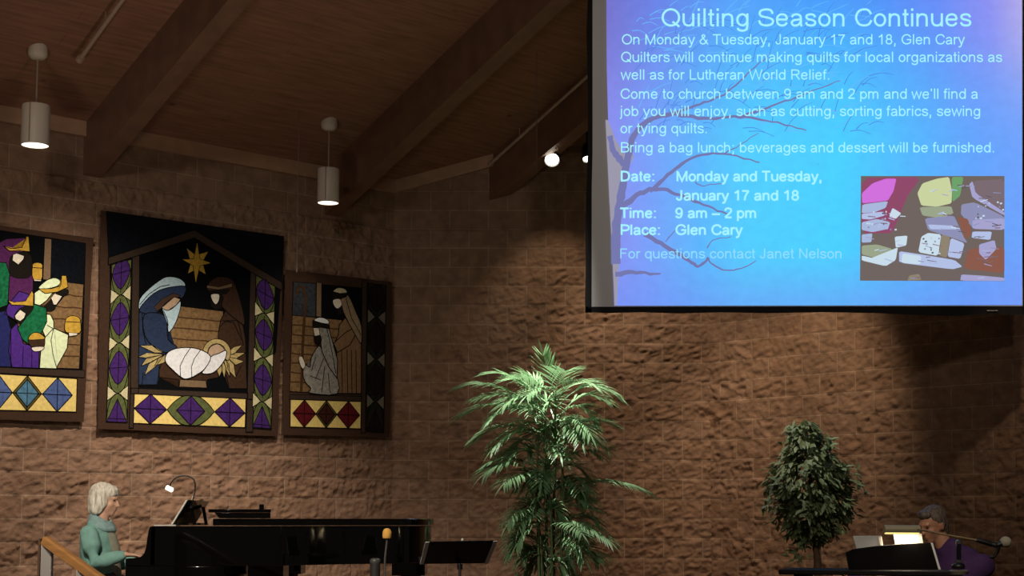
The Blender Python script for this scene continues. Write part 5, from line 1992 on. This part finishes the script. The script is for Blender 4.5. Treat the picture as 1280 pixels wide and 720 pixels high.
def frond(base, ctrl, tip, leaf_len, n=15, droop=.35, spread=1.0, width=.0115, end_fan=True):
    """one pinnate frond: a bent rachis with folded leaflets along its outer part"""
    bm = bmesh.new()
    ax = bez(base, ctrl, tip, 18)
    tube(bm, ax, [.006 - .0045 * i / 18 for i in range(19)], 6)
    L = len(ax) - 1
    down = Vector((0, 0, -1))

    def leaflet(p, d, ln, w):
        d = d.normalized()
        prev = None
        sd = d.cross(down)
        sd = sd.normalized() if sd.length > .05 else Vector((1, 0, 0))
        q = p.copy()
        segs = 4
        for k in range(segs + 1):
            f = k / segs
            ww = w * (0.35 + 1.3 * f if f < .5 else 2.0 * (1 - f)) * .9 + .0006
            up = sd.cross(d).normalized() * ww * .35
            row = (bm.verts.new(q + sd * ww + up), bm.verts.new(q), bm.verts.new(q - sd * ww + up))
            if prev:
                bm.faces.new((prev[0], prev[1], row[1], row[0]))
                bm.faces.new((prev[1], prev[2], row[2], row[1]))
            prev = row
            q = q + d * ln / segs
            d = (d + down * droop * (.25 + .4 * f)).normalized()
    for i in range(n):
        f = .30 + .70 * i / (n - 1)
        k = min(int(f * L), L - 1)
        p = ax[k].lerp(ax[k + 1], f * L - k)
        t = (ax[min(k + 1, L)] - ax[max(k - 1, 0)]).normalized()
        s = t.cross(Vector((0, 0, 1)))
        s = s.normalized() if s.length > .1 else Vector((1, 0, 0))
        ln = leaf_len * (.75 + .35 * math.sin(PI * min(1, f * 1.05))) * rp.uniform(.88, 1.1)
        fw = .55 + .75 * f
        for sg in (-1, 1):
            leaflet(p, s * sg * spread + t * fw + Vector((0, 0, .12)) + Vector((rp.uniform(-.1, .1), rp.uniform(-.1, .1), rp.uniform(-.1, .1))), ln, width)
    if end_fan:
        t = (ax[-1] - ax[-2]).normalized()
        leaflet(ax[-1], t, leaf_len * .8, width)
    for f in bm.faces:
        f.smooth = True
    return obj('frond', bm, M_PALM, tp)


C = lambda x, y, dy=0.0: P(560 + x / 2.4, 420 + y / 2.4, YPALM + dy)
# canes
cane_tops = [((300, 640), (322, 180)), ((318, 640), (332, 250)), ((286, 640), (290, 230)), ((335, 640), (345, 320)), ((275, 640), (270, 300)), ((310, 640), (300, 420)), ((345, 640), (350, 450)), ((280, 640), (255, 420))]
for (bx, by2), (tx, ty) in cane_tops:
    bm = bmesh.new()
    b0 = Vector((pb.x + (bx - 310) / 2.4 / 146, pb.y + rp.uniform(-.1, .1), .32))
    tpp = C(tx, ty, rp.uniform(-.1, .1))
    pts = bez(b0, (b0 + tpp) / 2 + Vector((rp.uniform(-.05, .05), rp.uniform(-.05, .05), 0)), tpp, 22)
    tube(bm, pts, [(.013 - .006 * i / 22) * (1.18 if i % 3 == 0 else 1) for i in range(23)], 8)
    obj('cane', bm, M_CANE, tp, True)
# fronds read from the photograph: base, control, tip, depth of tip, leaflet length, leaflets, droop
FR = [((322, 190), (300, 110), (286, 60), -.10, .20, 10, .05), ((322, 200), (325, 110), (350, 105), -.35, .26, 12, .35),
      ((326, 205), (360, 110), (440, 150), -.25, .27, 14, .45), ((328, 215), (410, 110), (505, 178), -.05, .24, 16, .5),
      ((322, 200), (290, 130), (240, 175), -.35, .24, 13, .5), ((300, 220), (200, 100), (125, 112), -.05, .22, 14, .35),
      ((292, 235), (150, 120), (45, 150), .0, .24, 16, .5), ((285, 250), (160, 170), (50, 230), .10, .24, 15, .55),
      ((292, 235), (230, 150), (170, 205), -.30, .24, 14, .5), ((285, 260), (200, 180), (130, 250), -.15, .24, 14, .55),
      ((275, 290), (170, 240), (85, 305), .05, .24, 14, .55), ((290, 250), (240, 190), (255, 225), -.35, .2, 10, .4),
      ((335, 290), (385, 215), (425, 290), -.35, .24, 14, .5), ((335, 300), (410, 230), (490, 262), .05, .22, 14, .45), ((335, 270), (380, 240), (400, 310), -.38, .22, 13, .5),
      ((265, 410), (180, 360), (120, 405), -.25, .30, 16, .75), ((270, 400), (200, 350), (130, 380), -.1, .25, 14, .6), ((262, 425), (210, 400), (170, 440), -.35, .25, 12, .7),
      ((345, 480), (450, 400), (590, 462), -.10, .26, 20, .75), ((345, 470), (430, 420), (520, 440), .05, .22, 14, .6),
      ((270, 540), (215, 500), (180, 560), -.3, .20, 11, .5), ((285, 560), (230, 520), (215, 570), -.2, .18, 10, .5),
      ((335, 560), (400, 540), (480, 610), -.3, .24, 15, .55), ((330, 570), (360, 545), (400, 590), -.4, .2, 11, .5), ((340, 520), (370, 500), (440, 520), -.1, .2, 12, .4)]
FR += [((300, 235), (210, 150), (95, 185), .15, .25, 14, .5), ((296, 225), (250, 120), (190, 130), -.2, .24, 13, .45), ((335, 245), (390, 150), (470, 190), .15, .25, 14, .5),
       ((280, 300), (200, 260), (140, 330), -.2, .25, 14, .6), ((330, 330), (420, 290), (470, 330), .2, .24, 13, .6), ((300, 215), (270, 110), (225, 125), .1, .22, 12, .3)]
for b_, c_, t_, dz, ln, n, dr_ in FR:
    frond(C(*b_), C(*c_, dz * .6), C(*t_, dz), ln, n, dr_)
# darker inner growth between and behind
for k in range(67):
    y = 190 + 510 * ((k + .5) / 67) ** .85 + rp.uniform(-20, 20)
    sgn = 1 if k % 2 else -1
    reach = rp.uniform(22, 140) * (1.1 if y < 330 else .95 if y < 500 else 1.05)
    bx_ = 305 + rp.uniform(-25, 25)
    frond(C(bx_, y + 30), C(bx_ + sgn * reach * .6, y - 40, rp.uniform(-.1, .25)), C(bx_ + sgn * reach, y + rp.uniform(-10, 50), rp.uniform(-.25, .4)),
          rp.uniform(.19, .28), 16, rp.uniform(.3, .75))

# ------------------------------------------------------------------ ficus tree
YFIC = 11.9
rf = random.Random(9)
fb = P(1020, 712, YFIC)
tf = thing('potted_ficus', 'small bushy ficus tree with a slim trunk by the right wall', 'tree', (fb.x, fb.y, 0))
bm = bmesh.new()
lathe(bm, (fb.x, fb.y, 0), [(0, .13), (.02, .14), (.3, .18), (.32, .185), (.32, .16), (.28, .15)], 24)
obj('pot', bm, M_POT, tf, True)
bm = bmesh.new()
lathe(bm, (fb.x, fb.y, .26), [(0, .15), (.03, .15)], 20)
obj('soil', bm, mat('ficus_soil', '1c140e', .95), tf)
M_BARK = mat('ficus_bark', '5a4330', .8, var=.25, vscale=30, bump=.4)
bm = bmesh.new()
tube(bm, spline([(fb.x + .01, fb.y, .27), P(1022, 705, YFIC), P(1019, 680, YFIC), P(1016, 640, YFIC), P(1012, 590, YFIC), P(1008, 550, YFIC)], 4),
     [.036 - .03 * i / 20 for i in range(21)], 10)
for k in range(16):
    y = 665 - k * 7.5
    a = rf.uniform(0, 2 * PI)
    p_ = P(1017 - k * .5, y, YFIC)
    q_ = p_ + Vector((math.cos(a) * .2, math.sin(a) * .2, rf.uniform(.08, .2)))
    tube(bm, bez(p_, (p_ + q_) / 2 + Vector((0, 0, -.02)), q_, 6), [.011 - .0015 * i for i in range(7)], 6)
obj('trunk', bm, M_BARK, tf, True)
M_FIC = leaf_material('ficus_leaf', '76855c', '', .5, .2)
bm = bmesh.new()


def ovate(bm, p, d, nrm_, ln, w):
    s = d.cross(nrm_).normalized()
    prev = None
    q = p.copy()
    for k, ww in enumerate((.06, .75, 1.0, .68, .02)):
        row = (bm.verts.new(q + s * w * ww + nrm_ * w * ww * .3), bm.verts.new(q), bm.verts.new(q - s * w * ww + nrm_ * w * ww * .3))
        if prev:
            bm.faces.new((prev[0], prev[1], row[1], row[0]))
            bm.faces.new((prev[1], prev[2], row[2], row[1]))
        prev = row
        q = q + d * ln / 4
        d = (d + Vector((0, 0, -.10))).normalized()


prof = [(525, 4), (533, 15), (545, 22), (558, 27), (575, 36), (590, 46), (605, 53), (620, 53), (635, 48), (650, 41), (662, 30), (672, 19), (680, 8)]


def prof_w(y):
    for (y0, w0), (y1, w1) in zip(prof, prof[1:]):
        if y0 <= y <= y1:
            return w0 + (w1 - w0) * (y - y0) / (y1 - y0)
    return 3


cnt = 0
while cnt < 2300:
    y = rf.uniform(527, 680)
    wv = prof_w(y)
    if rf.random() > wv / 52:
        continue
    a = rf.uniform(0, 2 * PI)
    rr_ = math.sqrt(rf.uniform(.15, 1.0)) * rf.uniform(.85, 1.08)
    nz_ = mnoise.noise(Vector((math.cos(a) * 1.6, math.sin(a) * 1.6, y / 20)))
    if nz_ < -.28:
        continue
    lump = .92 + .5 * nz_
    s_ = YFIC / F_PX
    cx_ = 1012 + (y - 600) * .06
    c = P(cx_, y, YFIC) + Vector((math.cos(a) * wv * s_ * rr_ * lump, math.sin(a) * wv * s_ * rr_ * lump, 0))
    out = Vector((math.cos(a), math.sin(a), 0))
    d = (out * rf.uniform(.3, 1.0) + Vector((rf.uniform(-.5, .5), rf.uniform(-.5, .5), rf.uniform(-1.0, .15)))).normalized()
    nn = (out * .6 + Vector((rf.uniform(-.4, .4), rf.uniform(-.4, .4), .8)))
    nn = (nn - d * nn.dot(d)).normalized()
    ovate(bm, c, d, nn, rf.uniform(.06, .095), rf.uniform(.014, .021))
    cnt += 1
# ragged sprigs standing out of the crown
for k in range(70):
    y = rf.uniform(528, 668)
    a = rf.uniform(0, 2 * PI)
    wv = prof_w(y) * rf.uniform(.95, 1.22)
    c0_ = P(1012 + (y - 600) * .06, y, YFIC) + Vector((math.cos(a) * wv * YFIC / F_PX, math.sin(a) * wv * YFIC / F_PX, 0))
    for j in range(8):
        d = Vector((math.cos(a) * .5 + rf.uniform(-.8, .8), math.sin(a) * .5 + rf.uniform(-.8, .8), rf.uniform(-1.0, .5))).normalized()
        nn = Vector((math.cos(a) * .4 + rf.uniform(-.3, .3), math.sin(a) * .4 - .3, .8))
        nn = (nn - d * nn.dot(d)).normalized()
        ovate(bm, c0_ + Vector((rf.uniform(-.03, .03), rf.uniform(-.03, .03), rf.uniform(-.04, .04))), d, nn, rf.uniform(.055, .085), rf.uniform(.013, .019))
# a few loose low sprigs left of the trunk
for k in range(26):
    c = P(rf.uniform(985, 1010), rf.uniform(682, 700), YFIC - rf.uniform(0, .2))
    d = Vector((rf.uniform(-1, .3), rf.uniform(-.5, .5), rf.uniform(-.4, .4))).normalized()
    nn = Vector((rf.uniform(-.3, .3), -.5, .8))
    nn = (nn - d * nn.dot(d)).normalized()
    ovate(bm, c, d, nn, .06, .015)
o = obj('foliage', bm, M_FIC, tf, True)
o['kind'] = 'stuff'

# ------------------------------------------------------------------ organ console, organist
YO = 9.35
M_ORGAN = mat('dark_walnut_console', '100c0a', .6, var=.3, vscale=12, spec=.2)
yaw = math.radians(-20)
oc = P(1105, 713, YO)
RZ = Matrix.Rotation(yaw, 4, 'Z')
t = thing('organ_console', 'dark low organ console in front of the man in purple', 'organ', (oc.x, YO + .3, 0))
OB = Matrix.Translation((oc.x, YO + .3, 0)) @ RZ
z_top = P(1050, 713.5, YO).z
bm = bmesh.new()
box(bm, (0, -.18, z_top / 2 - .03), (1.02, .16, z_top - .12), OB)
box(bm, (0, -.18, .03), (1.06, .20, .06), OB)
obj('cabinet', bm, M_ORGAN, t, bevel=.006)
bm = bmesh.new()
box(bm, (0, -.06, z_top - .015), (1.10, .44, .03), OB)
box(bm, (0, .25, z_top - .145), (.96, .34, .03), OB)
box(bm, (-.47, .12, z_top - .09), (.03, .5, .12), OB)
box(bm, (.47, .12, z_top - .09), (.03, .5, .12), OB)
obj('top', bm, M_ORGAN, t, bevel=.006)
bm = bmesh.new()
for k in range(3):
    box(bm, (-.34 + .34 * k, -.263, z_top / 2 - .03), (.28, .012, z_top - .26), OB)
obj('panel', bm, M_ORGAN, t, bevel=.004)
for i, (dy_, dz) in enumerate(((.33, -.07), (.25, .0))):
    bm = bmesh.new()
    for k in range(36):
        box(bm, (-.42 + .024 * k, dy_, z_top + dz - .10), (.0225, .13, .02), OB)
    mn = obj('manual', bm, M_IVORY, t)
    bm = bmesh.new()
    for k in range(35):
        if (k + 2) % 7 in (0, 1, 3, 4, 5):
            box(bm, (-.408 + .024 * k, dy_ - .02, z_top + dz - .085), (.012, .085, .014), OB)
    obj('black_keys', bm, M_EBONY, mn, label='black sharp keys')
bm = bmesh.new()
for k in range(18):
    box(bm, (-.45 + .053 * k, .06, .05), (.026, .32, .03), OB)
obj('pedalboard', bm, M_ORGAN, t)
# music rack on the console, its back to the viewer
YR = YO + .12
bm = bmesh.new()
rk = [(1062, 714), (1176, 715), (1165.5, 678.5), (1150, 679), (1120, 680.5), (1095, 682.5), (1066, 686.5), (1057.5, 690.5)]
front = [bm.verts.new(P(x, y, YR + .10 - (714 - y) * .0012 + (x - 1115) * .0006)) for x, y in rk]
rear = [bm.verts.new(v.co + Vector((0, .022, .0))) for v in front]
n = len(rk)
for i in range(n):
    bm.faces.new((front[i], front[(i + 1) % n], rear[(i + 1) % n], rear[i]))
bm.faces.new(front)
bm.faces.new(list(reversed(rear)))
bmesh.ops.recalc_face_normals(bm, faces=bm.faces[:])
rkobj = obj('music_rack', bm, M_ORGAN, t, bevel=.003)
bm = bmesh.new()
R_ = lambda x, y, d=0.0: P(x, y, YR + .10 - (714 - y) * .0012 + (x - 1115) * .0006 + d)
quad_box(bm, [R_(1174, 715, -.004), R_(1177, 715, -.004), R_(1177, 715, .026), R_(1174, 715, .026),
              R_(1163.5, 678.5, -.004), R_(1166, 678.5, -.004), R_(1166, 678.5, .026), R_(1163.5, 678.5, .026)])
obj('rack_edge', bm, M_EDGE, rkobj, label='pale edge of the music rack')
# opened music and bright sheet, standing in the rack
M_BOOK = mat('white_music_book', 'b9b6b2', .7)
M_PAGE = mat('bright_page', 'f4eee2', .8, trans=.4)
bm = bmesh.new()
q8 = []
for d0 in (.030, .046):
    pass
quad_box(bm, [R_(1072, 692, .030), R_(1104, 692, .030), R_(1104, 692, .044), R_(1072, 692, .044), R_(1066, 670, .036), R_(1101.5, 669.5, .036), R_(1101.5, 669.5, .05), R_(1066, 670, .05)])
tb_ = thing('music_book', 'white music book standing at the left end of the organ\u2019s music rack', 'book', R_(1086, 692, .035))
obj('cover', bm, M_BOOK, tb_, bevel=.003)
bm = bmesh.new()
quad_box(bm, [R_(1101.5, 689, .026), R_(1105, 689, .030), R_(1105, 689, .05), R_(1101.5, 689, .046), R_(1098, 671, .034), R_(1102.5, 671, .036), R_(1102.5, 671, .052), R_(1098, 671, .05)])
obj('page_edges', bm, M_PAGE, tb_, label='bright white page edges')
bm = bmesh.new()
quad_box(bm, [R_(1120, 686, .030), R_(1155, 685, .030), R_(1155, 685, .034), R_(1120, 686, .034), R_(1117, 667.5, .038), R_(1152, 667, .038), R_(1152, 667, .042), R_(1117, 667.5, .042)])
tag(obj('music_sheet', bm, M_PAGE), 'brightly lit music sheet under the brass bar lamp on the organ', 'sheet music')
# brass bar lamp over the rack
tl = thing('bar_lamp', 'brass bar lamp lighting the sheet on the organ\u2019s music rack', 'lamp', R_(1128, 680, .09))
la, lb = R_(1105, 661.5, .02), R_(1149, 661.8, .02)
bm = bmesh.new()
ax_ = (lb - la).normalized()
tube(bm, [la, lb], [.026, .026], 16)
obj('lamp_shade', bm, mat('aged_brass', 'aa9f82', .4, .4), tl, True)
bm = bmesh.new()
tube(bm, [la + ax_ * .004 + Vector((0, -.006, -.021)), lb - ax_ * .004 + Vector((0, -.006, -.021))], .0105, 10)
obj('lit_tube', bm, mat('warm_lamp_tube', 'fff0b0', .4, emit='f4dd84', estr=1.0), tl, True)
bm = bmesh.new()
tube(bm, spline([R_(1128, 661, .05), R_(1128, 664, .10), R_(1128, 680, .12), R_(1128, 712, .10)], 5), .006, 8)
obj('arm', bm, M_BRASS, tl, True)
d = bpy.data.lights.new('bar_lamp_light', 'AREA')
d.shape, d.size, d.size_y, d.energy, d.color = 'RECTANGLE', .2, .02, 1.6, (1, .85, .6)
o = bpy.data.objects.new('bar_lamp_light', d)
COL.objects.link(o)
mid = (la + lb) / 2 + Vector((0, .0, -.036))
o.location = mid
o.rotation_euler = (Vector((.02, .10, -.4))).to_track_quat('-Z', 'Y').to_euler()

# --- organist, facing the rack and the viewer's left
YP = 9.95
O_ = lambda x, y, dy=0.0: P(x, y, YP + dy)
m_ = thing('person', 'man with grey-brown hair in a purple shirt, looking down at the organ music', 'person', (O_(1192, 720).x, YP, 0))
hc = O_(1166, 656)
fdir = Vector((-.84, -.46, -.30)).normalized()
udir = Vector((-.28, -.12, 1)).normalized()
bdir = Vector((-.70, -.71, 0)).normalized()          # the way his chest faces
sdir = Vector((-bdir.y, bdir.x, 0))                  # his right-hand side seen from above
if sdir.x < 0:
    sdir = -sdir
refv = sdir
hip = O_(1200, 778)
rings = [(hip, .13, .18), (O_(1198, 750), .135, .18), (O_(1197, 728), .13, .19), (O_(1194, 710), .115, .205), (O_(1190, 696), .085, .16), (O_(1184, 686), .06, .08)]
bm = bmesh.new()
torso_shells(bm, [(p, a * .93, b * .95) for p, a, b in rings], refv)
tube(bm, [O_(1186, 692), O_(1178, 678), hc + Vector((.02, .01, -.05))], [.062, .057, .055], 14)
at, E = head_shells(bm, hc, fdir, udir)
shA, shB = O_(1194, 706) + sdir * .20, O_(1192, 705) - sdir * .20
hands = [(OB @ Vector((.02, .40, z_top - .045))), (OB @ Vector((-.28, .40, z_top - .045)))]
elA = shA.lerp(hands[0], .45) + sdir * .10 + Vector((0, 0, -.14))
elB = shB.lerp(hands[1], .45) - sdir * .10 + Vector((0, 0, -.14))
for s_, e_, w_, k in ((shA, elA, hands[0], 1), (shB, elB, hands[1], -1)):
    arm_shells(bm, s_, e_, w_, (.052, .048, .041, .038, .027))
    dd = (OB.to_3x3() @ Vector((0, -1, 0)))
    hand_shells(bm, w_, dd, Vector((0, 0, -1)), Vector((k, 0, 0)), 1.02, .42, 1)
for k in (-1, 1):
    h_ = hip + sdir * .1 * k
    kn = h_ + bdir * .36
    kn.z = .46
    an = kn + bdir * .06
    an.z = .085
    leg_shells(bm, h_, kn, an, None)
    tube(bm, [an, an + bdir * .03 + Vector((0, 0, -.04)), an + bdir * .15 + Vector((0, 0, -.05))], [.036, .037, .03], 12, round_ends=True)
link_mesh('body', fuse(bm, .0075, 4), M_SKIN2, m_)
for k in (-1, 1):
    bm = bmesh.new()
    ellipsoid(bm, at(.078, .031 * k, .004), (.008, .010, .005), E, 10, 8)
    obj('eye', bm, M_EYE, m_, True)
bm = bmesh.new()
torso_shells(bm, [(p, a + .012, b + .014) for p, a, b in rings], refv)
arm_shells(bm, shA, elA, hands[0] + (elA - hands[0]) * .15, (.076, .068, .058, .052, .042))
arm_shells(bm, shB, elB, hands[1] + (elB - hands[1]) * .15, (.076, .068, .058, .052, .042))
tube(bm, [O_(1187, 694), O_(1182, 684)], [.085, .074], 16)
me = fuse(bm, .010, 5)
for v in me.vertices:
    v.co += v.normal * (.006 * mnoise.noise(v.co * 10.0))
link_mesh('shirt', me, mat('purple_shirt', '422a50', .9, var=.12, vscale=20, spec=.15), m_)
bm = bmesh.new()
torso_shells(bm, [(hip + Vector((0, 0, -.03)), .14, .19), (hip + Vector((0, 0, .06)), .142, .19)], refv)
for k in (-1, 1):
    h_ = hip + sdir * .1 * k
    kn = h_ + bdir * .36
    kn.z = .46
    an = kn + bdir * .06
    an.z = .085
    leg_shells(bm, h_, kn, an, None, .016)
link_mesh('trousers', fuse(bm, .012, 4), M_TROUSER, m_)
for k in (-1, 1):
    an = hip + sdir * .1 * k + bdir * .42
    an.z = .085
    bm = bmesh.new()
    tube(bm, [an + bdir * -.02, an + bdir * .03 + Vector((0, 0, -.035)), an + bdir * .17 + Vector((0, 0, -.045))], [.045, .045, .036], 12, round_ends=True)
    link_mesh('shoe', fuse(bm, .008, 2), bpy.data.materials['black_shoe'], m_)
bm = bmesh.new()
el = lambda a, b, d, r: ellipsoid(bm, at(a, b, d), r, E, 20, 14)
el(-.022, 0, .048, (.092, .082, .078))
el(-.052, 0, .0, (.058, .074, .080))
el(-.062, 0, -.05, (.036, .060, .042))
el(.045, 0, .082, (.042, .060, .030))
for k in (-1, 1):
    el(-.020, .066 * k, .020, (.040, .018, .055))
me = fuse(bm, .007, 5)
for v in me.vertices:
    v.co += v.normal * (.006 * mnoise.noise(Vector((v.co.x * 45, v.co.y * 45, v.co.z * 14))))
link_mesh('hair', me, hair_material('grey_brown_hair', '6a5a4c', '3c3028'), m_)
bm = bmesh.new()
ellipsoid(bm, at(-.070, .062, -.045), (.020, .014, .028), E, 12, 10)
obj('earpiece', bm, M_CAN, m_, True, label='small black earpiece behind the ear')
# organ bench
t = thing('organ_bench', 'dark wooden organ bench under the man in purple', 'bench', (hip.x, hip.y, 0))
BB = Matrix.Translation((hip.x, hip.y, 0)) @ Matrix.Rotation(math.atan2(bdir.y, bdir.x) + PI / 2, 4, 'Z')
zs = hip.z - .155
bm = bmesh.new()
box(bm, (0, 0, zs + .01), (.8, .30, .035), BB)
obj('seat', bm, M_ORGAN, t, bevel=.006)
for s_ in (-1, 1):
    bm = bmesh.new()
    box(bm, (.36 * s_, 0, zs / 2), (.03, .28, zs - .02), BB)
    obj('leg', bm, M_ORGAN, t, bevel=.004)

# microphone on a short boom, right of the organist
YB = 9.0
B_ = lambda x, y, dy=0.0: P(x, y, YB + dy)
t = thing('boom_microphone', 'microphone with grey foam windscreen on a slim boom before the man in purple', 'microphone', (B_(1199, 720).x, YB, 0))
q = B_(1199, 700)
bm = bmesh.new()
lathe(bm, (q.x, q.y, 0), [(0, .15), (.02, .15), (.035, .11), (.04, .03)], 28)
obj('base', bm, M_STAND, t, True)
bm = bmesh.new()
tube(bm, [(q.x, q.y, .03), (q.x, q.y, B_(1199, 712).z)], .014, 12)
obj('pole', bm, mat('satin_grey_pole', '6c6860', .4, .6), t, True)
bm = bmesh.new()
lathe(bm, B_(1198.5, 718), [(0, .050), (.02, .058), (.026, .05)], 20)
obj('pole_collar', bm, mat('grey_collar', '6a6355', .5), t, True)
bm = bmesh.new()
lathe(bm, B_(1198, 711), [(0, .034), (.012, .040), (.026, .036), (.034, .02)], 20)
obj('clutch_knob', bm, M_CAN, t, True)
bm = bmesh.new()
tube(bm, [B_(1198.5, 706), B_(1198.5, 678)], .0145, 14)
obj('upper_tube', bm, mat('gloss_black_tube', '0c0a10', .15, coat=.5), t, True)
bm = bmesh.new()
lathe(bm, B_(1198.5, 702), [(-.006, .013), (-.006, .021), (.010, .021), (.012, .014)], 16)
lathe(bm, B_(1198.5, 679), [(-.006, .014), (-.004, .018), (.014, .018), (.020, .010)], 16)
obj('chrome_collar', bm, M_CHROME, t, True)
bm = bmesh.new()
tube(bm, spline([B_(1146, 661.5, -.02), B_(1160, 664), B_(1182, 668.5), B_(1200, 671.5), B_(1222, 675.5)], 4), .0058, 8)
obj('boom_arm', bm, mat('brass_boom', 'c0a678', .3, .7), t, True)
bm = bmesh.new()
a_, b_ = B_(1221, 675), B_(1246, 682)
tube(bm, [a_, a_.lerp(b_, .15), a_.lerp(b_, .8), b_], [.011, .0145, .016, .014], 14)
obj('microphone_body', bm, M_CAN, t, True)
bm = bmesh.new()
tube(bm, [a_.lerp(b_, -.04), a_.lerp(b_, .08)], .0135, 12)
tube(bm, [a_.lerp(b_, .74), a_.lerp(b_, .92)], .0175, 12)
obj('chrome_ring', bm, M_CHROME, t, True)
bm = bmesh.new()
fc = B_(1257, 677.5)
tube(bm, [b_, b_.lerp(fc, .5)], [.013, .02], 12)
tube(bm, [b_.lerp(fc, .25), B_(1247, 690), B_(1241, 698)], [.012, .010, .008], 10)
ellipsoid(bm, B_(1240.5, 696.5), (.014, .014, .010))
obj('shock_clip', bm, M_CAN, t, True)
bm = bmesh.new()
ellipsoid(bm, fc, (.034, .034, .033), None, 20, 14)
obj('foam_windscreen', bm, mat('grey_foam', '9a917c', .95, bump=.5, bscale=500), t, True)
